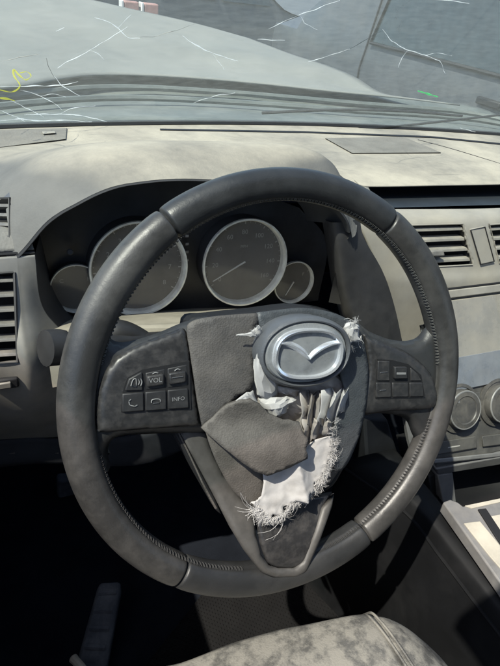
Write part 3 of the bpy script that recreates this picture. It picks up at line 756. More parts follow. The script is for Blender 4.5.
# ================================================================== steering wheel
sw = empty('steering_wheel', 'black leather steering wheel with its airbag cover torn open', 'steering wheel')
sw.matrix_world = WM
RO = .1885
def rimw(a):   # half width in the plane, by angle clockwise from top
    d = math.degrees(a) % 360
    w_ = .0130
    for c, s, g in ((62, 24, .0014), (296, 30, .0014), (255, 30, .0006), (180, 30, .0022)):
        k = min(abs(d-c), 360-abs(d-c)); w_ += g*math.exp(-(k/s)**2)
    return w_
def rim_pt(a, ph, grow=0.):
    w_ = rimw(a)+grow; h = .0140+grow
    Rc = RO-rimw(a)
    c, s = math.cos(ph), math.sin(ph)
    x = w_*math.copysign(abs(c)**.9, c); n = h*math.copysign(abs(s)**.9, s)
    if grow <= 0:
        gv = .0011*math.exp(-((ph-R(159))/R(6))**2); x -= gv*c; n -= gv*s
    r = Rc+x
    return Vector((r*math.sin(a), r*math.cos(a), n))
def wang(px, py):
    p = W(px, py, .012); return math.atan2(p.x, p.y)
aTL, aTR = wang(163, 210), wang(386, 236)
aBL, aBR = wang(187, 572), wang(371, 540)
def rim_section(a0, a1, m, name='rim_section'):
    n = max(10, int(abs(a1-a0)*46)); k = 28; V = []
    for i in range(n+1):
        t = i/n; e = min(t, 1-t)*abs(a1-a0)*RO
        g = -.0035*math.exp(-(e/.0014)**2) - .0006*math.exp(-(e/.006)**2)
        for j in range(k): V.append(rim_pt(a0+(a1-a0)*t, 2*math.pi*j/k, g))
    # extra dense rings at the ends
    return obj(name, V, grid_faces(n+1, k, True), m, sw, sharp=60)
def dense(a0, a1):
    return a0, a1
def rim_section2(a0, a1, m):
    L_ = abs(a1-a0); ts = [0, .0006, .0012, .002, .003, .0045, .007]
    ts = [t/(RO*L_) for t in ts]; n = max(8, int(L_*40)); mid = [ts[-1]+(1-2*ts[-1])*i/n for i in range(1, n)]
    T = ts+mid+[1-t for t in reversed(ts)]; k = 60; V = []
    for t in T:
        e = min(t, 1-t)*L_*RO; g = -.0030*math.exp(-(e/.0012)**2)-.0006*math.exp(-(e/.005)**2)
        for j in range(k): V.append(rim_pt(a0+(a1-a0)*t, 2*math.pi*j/k, g))
    return obj('rim_section', V, grid_faces(len(T), k, True), m, sw, sharp=70)
pi2 = 2*math.pi
rim_section2(aTL, aTR, 'leather_top'); rim_section2(aTR, aBR, 'leather'); rim_section2(aBR, aBL+(pi2 if aBL < 0 else 0), 'leather_top'); rim_section2(aBL, aTL, 'leather')
# stitching: real little thread loops along the inner edge, too small to pick apart singly
M['thread_dark'] = mat('stitch_thread_dark', (.028, .028, .028), .8)  # darker thread for the lower half of the rim
for lower in (False, True):
    parts = []; a = 0
    while a < pi2:
        d = math.degrees(a) % 360
        if not (165 < d < 195 or 260 < d < 284 or 86 < d < 104) and (90 < d < 270) == lower:
            j0 = random.uniform(-.0012, .0012)
            parts.append(tube([rim_pt(a+j0, R(150), .0001), rim_pt(a+.005+j0, R(159), .0006), rim_pt(a+.009+j0, R(168), .0001)], .00042, 4))
            parts.append(tube([rim_pt(a+.010, R(150), .0001), rim_pt(a+.010, R(159), .0005), rim_pt(a+.0095, R(168), .0001)], .0003, 4))
        a += .0195
    v, f = merge(parts); st = obj('stitching', v, f, 'thread_dark' if lower else 'thread', sw); st['kind'] = 'stuff'
# recessed seam line below the stitches
# --- spokes under the switch panels
def pad(name, px, n, dome, m, rnd=.004, thick=.012, step=.005, smooth=0, holes=(), edge=.006):
    """raised panel: outline from the photograph at height n, rounded shoulder, gentle dome"""
    ol = wpoly(px, n, smooth)
    def h(u, v, d):
        t = min(1, d/edge); return n - rnd*(1-math.sqrt(max(0, 1-(1-t)**2))) + dome*min(1, d/.02)
    return sheet(name, ol, m, sw, h, step, [wpoly(q, n) for q in holes], solid=thick)
def hweb(u, v, d): return .004-.010*(1-min(1, d/.010))**2
webL = [(80, 318), (98, 312), (105, 318), (107, 330), (111, 339), (120, 343.5), (134, 342), (160, 334), (190, 322), (215, 322), (222, 380), (222, 430), (160, 436), (125, 438), (112, 444), (109, 456), (111, 472), (96, 480), (82, 450), (76, 400), (76, 350)]
webR = [(355, 322), (372, 332), (392, 340), (408, 342), (420, 339), (428, 330), (437, 320), (442, 316), (446, 330), (448, 360), (447, 400), (438, 440), (424, 448), (416, 436), (408, 420), (385, 415), (352, 415), (350, 370)]
for wb in (webL, webR):
    sheet('spoke', wpoly(wb, 0, 70), 'leather_top', sw, hweb, .004, solid=.02)
LP = [(97, 428), (97, 408), (100, 388), (110, 366), (126, 352), (150, 341), (172, 333), (186, 330), (191, 350), (196, 385), (201, 423), (198, 427), (160, 430), (120, 433), (101, 434)]
pad('switch_panel', LP, .010, .001, 'switch', smooth=90, step=.0025)
RP = [(367, 338), (373, 339), (390, 344), (408, 352), (424, 364), (434, 376), (439, 392), (438, 404), (431, 410), (400, 412), (362, 414), (365, 395), (369, 370)]
pad('switch_panel', RP, .010, .001, 'switch', smooth=90, step=.0025)
# buttons: dark well plus proud keys
def key(px, n0, n1, m='button', bevel=.0008):
    return prism('button', wpoly(px, n1), n0, n1, m, sw, bevel)
prism('button_well', wpoly([(121, 412), (122.5, 392), (127, 378), (142, 369.5), (189, 361), (191, 409)], .011), .004, .0114, 'gap', sw, 0)
kA = key([(125, 391), (129, 379), (142, 372), (143, 390.5)], .008, .013)
kB = key([(145.5, 373), (165, 369), (165.5, 388), (146, 390)], .008, .0118)
kC = key([(167.5, 368.5), (187, 364.5), (188, 386), (168, 388)], .008, .0118)
kD = key([(122.5, 394), (143.5, 392.5), (144, 411), (122.5, 412.5)], .008, .013)
kE = key([(145.5, 392.3), (166, 390.5), (166.5, 409.5), (145.8, 411)], .008, .013)
kF = key([(168, 390.3), (188, 388.5), (189, 408), (168.5, 409.3)], .008, .013)
kG = prism('rocker', wpoly([(147, 376.5), (164, 374), (164.5, 385), (147.5, 387.5)], .0145), .010, .0145, 'switch', sw, .0012)
kH = prism('rocker', wpoly([(169, 373.5), (186, 371), (186.5, 382.5), (169.5, 385)], .0145), .010, .0145, 'switch', sw, .0012)
def icon(key_, c, n, strokes=None, txt=None, size=.004):
    o = W(*c, n)
    if txt:
        V, F = text_mesh(txt, size); V = [o+Vector((p.x, p.y, 0)) for p in V]
    else:
        V, F = merge([tube([W(x, y, n) for x, y in s] if len(s) < 3 else spline([W(x, y, n) for x, y in s], 10), .00042, 4) for s in strokes])
    return obj('icon', V, F, 'icon', key_, fixn=False)
icon(kG, (155.5, 380.5), .0148, txt='VOL', size=.0052)
icon(kG, (155.5, 374), .0121, strokes=[[(152.5, 374), (155.5, 372.5), (158.5, 373.2)]])
icon(kH, (177, 377), .0148, strokes=[[(172, 378), (183, 376.5)]])
icon(kH, (177, 370), .0121, strokes=[[(174.5, 371), (177.5, 369), (180.5, 370)]])
icon(kF, (178.5, 399), .0134, txt='INFO', size=.0044)
icon(kD, (133, 403), .0134, strokes=[[(129, 401), (130, 405), (135, 406.5)], [(129, 401), (131, 399.5)], [(135, 406.5), (137.5, 405)]])
icon(kE, (156, 401), .0134, strokes=[[(151.5, 402.5), (152, 400), (156, 399), (160, 399.5), (160.5, 402)], [(153, 403.5), (159, 403)]])
icon(kA, (135, 383), .0134, strokes=[[(131, 386), (133, 380), (136, 379), (136.5, 386)], [(138.5, 379.5), (139.5, 382), (138.5, 385)], [(140.8, 378.5), (142, 382), (140.8, 386)], [(131, 386), (136.5, 387)]])
prism('button_well', wpoly([(375.5, 398.5), (377.5, 359), (392, 360), (408, 364), (421, 375), (425, 397.5)], .011), .004, .0114, 'gap', sw, 0)
rA = key([(378.3, 361), (390, 361.2), (390, 381), (377.6, 381)], .008, .0125, 'switch')
rB = key([(391.8, 361.4), (406, 365), (409, 367), (409.5, 381), (391.8, 381)], .008, .0112, 'switch')
rC = key([(411, 368), (418, 374), (422, 381), (411, 381)], .008, .0125, 'switch')
rD = key([(376.8, 382.8), (391, 382.8), (391.5, 397.3), (376.5, 397.8)], .008, .0125, 'switch')
rE = key([(392.6, 382.8), (408.3, 382.8), (408.6, 397), (393, 397.2)], .008, .0125, 'switch')
rF = key([(410, 382.8), (422.8, 382.8), (424, 396.6), (410.2, 397)], .008, .0125, 'switch')
rr_ = prism('rocker', wpoly([(395, 367), (407.5, 367), (408, 379), (395, 379)], .0145), .010, .0145, 'button', sw, .001)
prism('icon', wpoly([(397, 372.5), (406, 372.5), (406, 374.5), (397, 374.5)], .0149), .0140, .0149, 'icon', rr_, 0)
icon(rA, (384, 372), .0129, strokes=[[(380.5, 372.5), (387.5, 372)]])
icon(rD, (384, 390), .0129, strokes=[[(380, 390.5), (386, 390)]])
# --- lower spoke: satin V with a dark plate in it
VL = [(178, 428), (190, 424), (206, 432), (214, 452), (224, 474), (240, 496), (256, 512), (258, 535), (263, 556), (270, 567), (280, 570), (296, 570), (305, 562), (312, 540), (320, 508), (333, 492), (331, 505), (320, 545), (308, 574), (297, 579.5), (275, 580), (262, 574), (245, 552), (232, 530), (214, 495), (196, 462)]
def nV(y): return -.004+.0195*sm(470, 556, y)
vs_, vn_ = [W(x, y, nV(y)) for x, y in VL], None
def n_of_v(v): return -.004+.0195*sm(W(260, 470, 0).y, W(283, 556, .012).y, v)
def hV(u, v, d): return n_of_v(v) - .003*(1-min(1, d/.004))
sheet('lower_spoke', vs_, 'spoke', sw, hV, .003, solid=.014)
PLT = [(257, 508), (330, 490), (322, 505), (316, 535), (309, 558), (302, 567), (290, 570), (276, 569), (267, 563), (261, 545), (258, 525)]
def hP(u, v, d): return n_of_v(v) - .0025 - .002*(1-min(1, d/.003))
sheet('lower_spoke_plate', [W(x, y, nV(y)-.0025) for x, y in PLT], 'switch', sw, hP, .003, solid=.010)
# thin dark edge strip left of the V
prism('spoke_edge', wpoly([(171, 428), (179, 429), (196, 463), (214, 496), (221, 514), (216, 510), (196, 475)], -.012), -.03, -.010, 'gap', sw, .002)
v, f = tube([W(*p, -.011) for p in ((176, 428), (188, 452), (202, 482), (216, 508))], .0012, 6); obj('spoke_edge_trim', v, f, 'flap', sw)
# --- hub base: dark bowl behind the torn cover
HB = [(190, 323), (215, 317), (260, 312), (305, 307), (340, 315), (360, 328), (368, 350), (369, 395), (360, 440), (346, 470), (330, 492), (290, 506), (257, 512), (236, 496), (218, 468), (205, 435), (199, 410), (193, 365)]
prism('hub_base', wpoly(HB, -.004, 70), -.035, -.006, 'gap', sw, .004)
def hub_h(base, dome=.007):
    c = W(285, 405, .012)
    def h(u, v, d):
        q = ((u-c.x)/.10)**2+((v-c.y)/.11)**2
        return base + dome*(1-q) + .0007*noise.noise(Vector((u*60, v*60, 3)))
    return h
def tear(pts, j=.8, n=3):
    """roughen a run of pixels"""
    out = []
    for a, b in zip(pts, pts[1:]):
        for i in range(n):
            t = i/n; out.append((a[0]+(b[0]-a[0])*t+random.uniform(-j, j), a[1]+(b[1]-a[1])*t+random.uniform(-j, j)))
    out.append(pts[-1]); return out
HL = spline([(203, 428, 0), (199, 408, 0), (195, 380, 0), (191, 350, 0), (189, 332, 0), (192, 324, 0), (205, 319, 0), (230, 315.5, 0), (256, 313.5, 0)], 40)
HL = [(p.x, p.y) for p in HL]
tr_ = tear([(258, 314), (259, 322), (255, 329), (262, 337), (257, 345), (254, 354), (254, 368), (252, 382), (249, 390), (238, 395), (228, 405), (214, 421), (204, 429)], .7)
sheet('hub_cover_left', wpoly(HL+tr_, .014), 'hub', sw, hub_h(.010), .004, solid=.0035)
HRo = spline([(258, 313, 0), (280, 310, 0), (305, 308, 0), (330, 312, 0), (348, 319, 0), (361, 330, 0), (367, 348, 0), (370, 375, 0), (367, 410, 0), (359, 442, 0), (349, 464, 0), (342, 472, 0)], 50)
HRo = [(p.x, p.y) for p in HRo]
tr2 = tear([(337, 472), (332, 464), (331, 448), (334, 430), (338, 412), (342, 400), (345, 388), (340, 368), (320, 348), (290, 344), (270, 342), (262, 334), (259, 322)], .7)
sheet('hub_cover_right', wpoly(HRo+tr2, .014), 'hub_blue', sw, hub_h(.010), .004, solid=.0035)
# lower cover below the flap
HLo = spline([(206, 430, 0), (213, 452, 0), (224, 476, 0), (238, 496, 0), (256, 510, 0), (262, 513, 0)], 24)
HLo = [(p.x, p.y) for p in HLo]
tr3 = tear([(268, 511), (266, 495), (266, 476), (262, 462), (240, 440), (220, 428)], .5)
sheet('hub_cover_lower', wpoly(HLo+tr3, .010), 'flap', sw, hub_h(.004), .004, solid=.0035)
HLp = tear([(262, 513), (290, 507), (318, 498), (334, 484), (346, 466)], .3)+tear([(338, 456), (326, 450), (300, 470), (268, 488)], .5)
sheet('hub_cover_lower', wpoly(HLp, .012), 'hub', sw, hub_h(.006), .004, solid=.0035)
# the torn flap, curling up out of the hub
FL = tear([(204, 430), (216, 420), (228, 406), (238, 400), (249, 399), (258, 404), (267, 413), (282, 418), (297, 420)], .5)
FL += tear([(299, 430), (304, 437), (301, 446), (303, 455)], .8)+tear([(290, 463), (278, 469), (266, 474), (254, 470), (240, 461), (224, 448), (212, 438)], .4)
cF = W(205, 432, .014); dF = (W(303, 432, .02)-cF).to_2d().normalized()
def h_flap(u, v, d):
    s = (Vector((u, v))-cF.to_2d()).dot(dF); t = max(0, s/.09)
    lat = (Vector((u, v))-cF.to_2d()).cross(dF)
    return .019+.012*math.sin(min(1.3, t)*1.9)+.0022*math.sin(lat*130)+.0016*noise.noise(Vector((u*45, v*45, 1)))
sheet('torn_flap', wpoly(FL, .024), 'flap', sw, h_flap, .0035, solid=.003)
# --- airbag cloth
def cloth(rows, m='cloth', nu=8, nv=8, amp=.0014, freq=110):
    rr = [spline([W(x, y, n) for x, y, n in r], nu) for r in rows]
    cols = [spline([r[j] for r in rr], nv) for j in range(nu)]
    V = []
    for i in range(nv):
        for j in range(nu):
            p = cols[j][i].copy(); q = noise.noise_vector(p*freq); q2 = noise.noise_vector(p*freq*2.7+Vector((3, 1, 7)))
            edge = 1.6 if i in (0, nv-1) or j in (0, nu-1) else 1.
            p += Vector((q.x*.6, q.y*.6, 1.5*(.5-abs(q.z)*2)))*amp*edge + q2*amp*.5*edge; V.append(p)
    F = []
    for (a_, b_, c_, d_) in grid_faces(nv, nu):
        F += [(a_, b_, c_), (a_, c_, d_)] if (a_*7+a_//nu*3) % 2 else [(a_, b_, d_), (b_, c_, d_)]
    return obj('airbag_cloth', V, F, m, sw, sharp=24, solid=.0007)
# main white tongue: torn sheet with a ragged edge
TG = [(264, 470), (282, 461), (300, 452), (316, 441), (330, 437)]
TG += tear([(334, 438), (333, 446), (337, 449), (332, 453), (334, 461), (329, 463), (330, 472), (324, 474), (324, 483), (317, 483), (315, 492), (308, 491), (304, 500), (297, 499), (291, 508), (286, 507), (282, 517), (275, 516), (268, 523), (263, 518), (257, 517), (259, 509), (252, 505), (263, 498)], 1.1, 5)+[(265, 484)]
def h_tg(u, v, d):
    c = W(296, 480, .02); q = Vector((u, v))-c.to_2d()
    ridge = (q.x*.93+q.y*.36)-.004
    return .016+.011*max(0, 1-abs(ridge+.004*math.sin(q.x*90))/.016)+.0030*(.3-abs(noise.noise(Vector((u*45, v*45, 2)))))+.0007*noise.noise(Vector((u*150, v*150, 5)))+.002*noise.noise(Vector((u*300, v*300, 7)))*math.exp(-d/.004)
sheet('airbag_cloth', wpoly(TG, .019), 'cloth', sw, h_tg, .0022, solid=.0006, sharp=28)
# crumpled cloth lying in the bottom of the opening
cloth([[(252, 350, .004), (270, 352, .006), (300, 360, .006), (335, 372, .004), (348, 388, .004)], [(250, 375, .004), (272, 380, .008), (298, 384, .004), (330, 388, .008), (346, 396, .006)], [(250, 395, .004), (272, 400, .006), (298, 402, .010), (325, 405, .006), (342, 410, .006)], [(262, 415, .002), (280, 418, .006), (302, 420, .004), (322, 424, .008), (336, 430, .006)], [(262, 440, .002), (280, 440, .004), (302, 444, .006), (320, 446, .004), (333, 448, .004)]], 'cloth_shaded', 20, 18, .0022, 70)
# inner fold, its shade painted by the darker cloth
cloth([[(296, 422, .006), (306, 420, .004), (318, 424, .004), (334, 430, .010)], [(300, 440, .012), (310, 438, .006), (322, 437, .006), (335, 440, .014)], [(303, 456, .017), (314, 448, .012), (324, 446, .012), (334, 446, .016)]], 'cloth_shaded')
# pleats on the right under the emblem: stiff accordion folds with open edges
def pleats(tops, bots, m, mids=None, hi=.029, lo=.011):
    rows = []
    for t in (0, .2, .45, .7, 1):
        row = []
        for j, (a_, b_) in enumerate(zip(tops, bots)):
            n = (hi if j % 2 == 0 else lo)-.006*abs(t-.35)+random.uniform(-.002, .002)
            x = a_[0]+(b_[0]-a_[0])*t+random.uniform(-.9, .9); y = a_[1]+(b_[1]-a_[1])*t+random.uniform(-.9, .9)
            row.append(W(x+2.2*math.sin(t*3+j), y, n))
        rows.append(row)
    V = [p for r in rows for p in r]; F = []
    for (p, q, r_, z) in grid_faces(5, len(tops)): F += [(p, q, r_), (p, r_, z)] if random.random() < .5 else [(p, q, z), (q, r_, z)]
    return obj('airbag_cloth', V, F, m, sw, sharp=14, solid=.0008)
pleats([(300, 393), (306, 390), (311, 394), (317, 389), (322, 395), (329, 388)], [(300, 422), (306, 432), (310, 424), (315, 434), (319, 424), (326, 430)], 'cloth_shaded', hi=.026, lo=.009)
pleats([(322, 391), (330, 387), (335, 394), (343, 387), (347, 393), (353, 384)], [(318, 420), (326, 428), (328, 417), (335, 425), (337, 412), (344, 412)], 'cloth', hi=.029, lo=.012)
pleats([(302, 418), (309, 415), (315, 420), (322, 415), (330, 421), (336, 424)], [(303, 442), (310, 446), (315, 438), (322, 442), (327, 434), (333, 440)], 'cloth_shaded', hi=.024, lo=.010)
# triangle fold left of the pleats and the warm tube below the emblem
cloth([[(258, 398, .016), (272, 398, .020), (286, 397, .020), (296, 399, .018)], [(262, 408, .014), (272, 408, .022), (282, 406, .022), (290, 404, .018)], [(270, 416, .012), (276, 417, .018), (280, 417, .018), (284, 415, .014)]], 'cloth')
cloth([[(254, 352, .016), (258, 349, .026), (264, 352, .026), (268, 360, .018)], [(253, 362, .016), (257, 362, .028), (263, 366, .028), (270, 370, .018)], [(254, 376, .014), (259, 376, .026), (268, 380, .026), (278, 382, .016)], [(256, 390, .012), (262, 392, .022), (270, 395, .022), (278, 390, .014)], [(260, 398, .010), (264, 399, .016), (270, 400, .016), (276, 398, .010)]], 'cloth')
cloth([[(230, 405, .020), (238, 398, .024), (246, 393, .024), (254, 391, .020)], [(229, 407, .020), (240, 402, .024), (250, 400, .024), (258, 404, .020)], [(230, 406, .019), (244, 402, .020), (256, 406, .020), (263, 410, .018)]], 'cloth', 8, 6, .0008)
cloth([[(270, 383, .012), (284, 388, .018), (298, 391, .014)], [(272, 390, .010), (284, 394, .016), (298, 397, .012)]], 'cloth_shaded', 9, 5)
# frayed edge: torn strips plus loose threads
def fray(line, count, dirpx, ln, n0=.018, r=.00018, spread=.5, m='cloth'):
    """loose threads in uneven tufts along a torn edge"""
    parts = []; left = count; base = math.atan2(dirpx[1], dirpx[0])
    while left > 0:
        t = random.random()*(len(line)-1); a = int(t); u = t-a
        cx = line[a][0]+(line[a+1][0]-line[a][0])*u; cy = line[a][1]+(line[a+1][1]-line[a][1])*u
        an0 = base+random.gauss(0, spread); L0 = ln*random.choice((.35, .5, .5, .7, .8, 1.2)); k0 = random.gauss(0, .5)
        for _ in range(random.randint(4, 13)):
            left -= 1; an = an0+random.gauss(0, .2); L_ = L0*random.uniform(.4, 1.1); k = k0+random.gauss(0, .35); k2 = random.gauss(0, .5)
            x, y = cx+random.gauss(0, 1.3), cy+random.gauss(0, 1.0); nb = n0+random.uniform(-.003, .002); lift = random.uniform(-1, .6)*.004; pts = []
            for j in range(5):
                q = j/4; pts.append(W(x-math.cos(an)*1.5+math.cos(an+k*q+k2*q*q)*(L_+1.5)*q, y-math.sin(an)*1.5+math.sin(an+k*q+k2*q*q)*(L_+1.5)*q+.8*q*q, nb+lift*q*q))
            rr = r*random.uniform(.6, 1.3)
            parts.append(tube(spline(pts, 8), [rr*(1-.07*j) for j in range(8)], 3))
    v, f = merge(parts); o = obj('frayed_threads', v, f, m, sw); o['kind'] = 'stuff'; return o
fray([(259, 506), (258, 512), (262, 517), (270, 520), (280, 517), (288, 510)], 520, (-.45, .8), 7, spread=.55, r=.0002)
fray([(256, 505), (260, 514)], 30, (-1, .25), 20, spread=.25, r=.00024)
fray([(281, 512), (285, 511)], 9, (.15, 1), 25, spread=.1)
fray([(288, 508), (305, 499), (315, 490)], 360, (.5, .8), 5, spread=.6, r=.00019)
fray([(315, 490), (324, 478), (330, 464), (334, 450), (334, 438)], 560, (.9, .35), 5, spread=.6, r=.00019)
fray([(318, 484), (323, 476)], 26, (.35, .9), 12, spread=.3, r=.00024)
fray([(329, 462), (333, 452)], 26, (.6, .8), 12, spread=.35, r=.00024)
fray([(333, 436), (331, 428), (338, 418), (343, 408)], 50, (.8, -.3), 6, .022, spread=.6, r=.00019)
cloth([[(236, 334, .0225), (244, 333.4, .0235), (252, 331, .0235), (259, 325, .0225)], [(237, 335, .023), (245, 335.2, .024), (253, 334, .024), (261, 330, .023)], [(239, 335.5, .0225), (247, 336.5, .0225), (255, 337, .0225), (262, 336, .022)]], 'cloth', 9, 4, .0006, 200)
fray([(252, 332), (259, 327)], 30, (.4, -.2), 4, .024, spread=1.2)
fray([(344, 330), (350, 324), (356, 322)], 40, (.25, -1), 13, .022, r=.00026, spread=.45)
fray([(343, 340), (352, 346), (360, 338)], 30, (-.1, .9), 9, .022, spread=.9)
cloth([[(341, 330, .022), (346, 324, .026), (352, 322, .026), (359, 325, .022)], [(343, 338, .022), (348, 333, .027), (354, 331, .027), (360, 334, .022)], [(347, 350, .022), (351, 344, .026), (356, 342, .026), (361, 342, .022)]], 'cloth', 9, 9, .0013, 160)
# --- emblem
ec = W(307, 353, .030)
ea, eb = (W(352.5, 355, .030)-W(261, 350, .030)).length/2, (W(308, 389, .030)-W(305, 318, .030)).length/2
ER = Matrix.Rotation(R(-4), 3, 'Z') @ Matrix.Rotation(R(4), 3, 'X')
def el_ring(sa, sb, n, k=64, p=.94):
    out = []
    for j in range(k):
        t = 2*math.pi*j/k; c, s = math.cos(t), math.sin(t)
        out.append(ec+ER @ Vector((ea*sa*math.copysign(abs(c)**p, c), eb*sb*math.copysign(abs(s)**p, s), n)))
    return out
prof = [(.97, .97, -.018), (1.0, 1.0, -.008), (1.0, 1.0, -.002), (.97, .965, .001), (.93, .92, .002), (.90, .885, .001), (.885, .87, -.001)]
V = [p for a_, b_, n in prof for p in el_ring(a_, b_, n)]
em = obj('emblem', V, grid_faces(len(prof), 64, True)+[tuple(range(64))], 'plate_rim', sw)
prof = [(.88, .865, -.0012), (.84, .82, .0012), (.6, .6, .0024), (.3, .3, .003), (.02, .02, .003)]
V = [p for a_, b_, n in prof for p in el_ring(a_, b_, n)]
obj('emblem_plate', V, grid_faces(len(prof), 64, True)+[tuple(range(4*64, 5*64))], 'plate', em)
# oval badge ring: flattened chrome band
k = 72; V = []
for sa, n in ((.745, .0015), (.745, .0042), (.715, .0062), (.665, .0055), (.65, .002)):
    q = sa/.735; V += el_ring(sa, .70*(1-(1-q)*1.15), n, k, .8)
obj('badge_ring', V, grid_faces(5, k, True), 'chrome', em)
def wing(sg):
    pts = [(-.66, .32), (-.50, .30), (-.30, .20), (-.12, .04), (0, -.13)]
    wd = [.05, .075, .085, .075, .03]
    c = spline([(x, y, 0) for x, y in pts], 24); ws_ = spline([(x, 0, 0) for x in wd], 24); V = []
    for i, p in enumerate(c):
        d = (c[min(i+1, 23)]-c[max(i-1, 0)]).normalized(); nn = Vector((-d.y, d.x, 0)); wdt = ws_[i].x
        for s, n in ((1, .0028), (.25, .0060), (-.2, .0060), (-1, .0028)):
            q = p+nn*(wdt*s); V.append(ec+ER @ Vector((sg*q.x*ea, q.y*eb, n)))
    obj('badge_wing', V, grid_faces(24, 4)+[(0, 1, 2, 3), (92, 93, 94, 95)], 'chrome', em, sharp=25)
wing(1); wing(-1)
# ================================================================== cabin floor, seat, console, pedals
fl_ = patch('floor', [[(-.5, .95, -.35), (.3, .95, -.35), (1.3, .95, -.35)], [(-.5, .85, -.52), (.3, .85, -.52), (1.3, .85, -.52)], [(-.5, .55, -.62), (.3, .55, -.62), (1.3, .55, -.62)], [(-.5, -.3, -.62), (.3, -.3, -.62), (1.3, -.3, -.62)], [(-.5, -1.6, -.6), (.3, -1.6, -.6), (1.3, -1.6, -.6)]], 'carpet', None, 16, 40, amp=.004, freq=12, solid=.01)
fl_['kind'] = 'structure'
fwl = patch('firewall', [[(-.5, .7, -.1), (.3, .7, -.1), (1.3, .7, -.1)], [(-.5, .9, -.4), (.3, .9, -.4), (1.3, .9, -.4)]], 'carpet', None, 8, 8, solid=.01); fwl['kind'] = 'structure'
fm = empty('floor_mat', 'dark dotted floor mat in the driver footwell', 'floor mat', (0, .15, -.615))
mo = [at(210, 583, Z=-.608), at(420, 560, Z=-.608), at(400, 700, Z=-.608), at(125, 690, Z=-.608)]
obj('sheet', [p-fm.location for p in mo]+[p-Vector((0, 0, .008))-fm.location for p in mo], [(0, 1, 2, 3), (4, 5, 6, 7), (0, 1, 5, 4), (1, 2, 6, 5), (2, 3, 7, 6), (3, 0, 4, 7)], 'mat', fm, bevel=.003)
parts = []
for i in range(60):
    for j in range(34):
        s, t = (i+.5)/60, (j+.5+(i % 2)*.5)/35
        c = mo[0].lerp(mo[1], s).lerp(mo[3].lerp(mo[2], s), t)-fm.location
        parts.append(([c+Vector((.0022, 0, 0)), c+Vector((0, .0022, 0)), c+Vector((-.0022, 0, 0)), c+Vector((0, -.0022, 0)), c+Vector((0, 0, .002))], [(0, 1, 4), (1, 2, 4), (2, 3, 4), (3, 0, 4)]))
v, f = merge(parts); dots = obj('rubber_dots', v, f, 'mat', fm); dots['kind'] = 'stuff'
# dead pedal and brake pedal
dp = empty('footrest', 'ribbed dark footrest beside the floor mat', 'footrest', at(100, 630, Z=-.55))
q0 = [at(98, 582, Z=-.50), at(122, 580, Z=-.50), at(104, 680, Z=-.585), at(72, 676, Z=-.585)]
v = [p-dp.location for p in q0]+[p-Vector((0, 0, .03))-dp.location for p in q0]
obj('plate', v, [(0, 1, 2, 3), (4, 5, 6, 7), (0, 1, 5, 4), (1, 2, 6, 5), (2, 3, 7, 6), (3, 0, 4, 7)], 'pedal', dp, bevel=.006)
for i in range(5):
    t = .12+i*.19; a_, b_ = q0[0].lerp(q0[3], t), q0[1].lerp(q0[2], t)
    v, f = tube([a_.lerp(b_, .15)-dp.location, a_.lerp(b_, .85)-dp.location], .004, 6); obj('rib', v, f, 'pedal', dp)
bp = empty('brake_pedal', 'dark pedal hanging in the driver footwell', 'pedal', at(78, 540, Y=.42))
q0 = [at(57, 480, Y=.46), at(92, 478, Y=.46), at(96, 570, Y=.42), at(60, 584, Y=.42)]
v = [p-bp.location for p in q0]+[p+Vector((0, .03, -.01))-bp.location for p in q0]
obj('pad', v, [(0, 1, 2, 3), (4, 5, 6, 7), (0, 1, 5, 4), (1, 2, 6, 5), (2, 3, 7, 6), (3, 0, 4, 7)], 'pedal', bp, bevel=.008)
v, f = tube([p-bp.location for p in (at(76, 500, Y=.48), at(80, 470, Y=.56)+Vector((0, 0, .02)), Vector((-.06, .6, -.1)))], .01, 8); obj('arm', v, f, 'pedal', bp)
# pale stick on the floor
e0_, e1_ = at(74, 659, Z=-.53), at(88, 676, Z=-.53)
stk = empty('stick', 'short pale stick lying beside the footrest', 'stick', e0_)
v, f = tube([p-e0_ for p in spline([e0_+(e0_-e1_)*.15, e0_, e0_.lerp(e1_, .5)+Vector((0, 0, .002)), e1_, e1_+(e1_-e0_)*2], 14)], [.003, .005, .0062, .0065]+[.006]*10, 10); obj('shaft', v, f, 'bone', stk)
# seat cushion
st_ = empty('driver_seat', 'dusty grey leather driver seat cushion under the wheel', 'seat', (.02, -.3, -.45))
def sp(px, py, Z): return at(px, py, Z=Z)-st_.location
fe = [at(120, 690, Z=-.315), at(190, 664, Z=-.305), at(250, 640, Z=-.30), at(310, 626, Z=-.298), at(372, 617, Z=-.30)]
re = [at(400, 622, Z=-.315), at(430, 636, Z=-.335), at(460, 655, Z=-.35), at(490, 690, Z=-.37)]
def seat_rows():
    rows = []
    for k, (dy, dz) in enumerate(((.03, -.16), (.022, -.06), (.010, -.015), (-.004, .0), (-.05, .012), (-.13, .012), (-.3, 0), (-.45, -.005))):
        row = []
        for p in [Vector((-.30, fe[0].y-.03, -.36)), fe[0]]+fe[1:]:
            row.append(p+Vector((0, dy, dz))-st_.location)
        rows.append(row)
    return rows
patch('cushion', seat_rows(), 'seat', st_, 40, 50, amp=.003, freq=14, solid=.01)
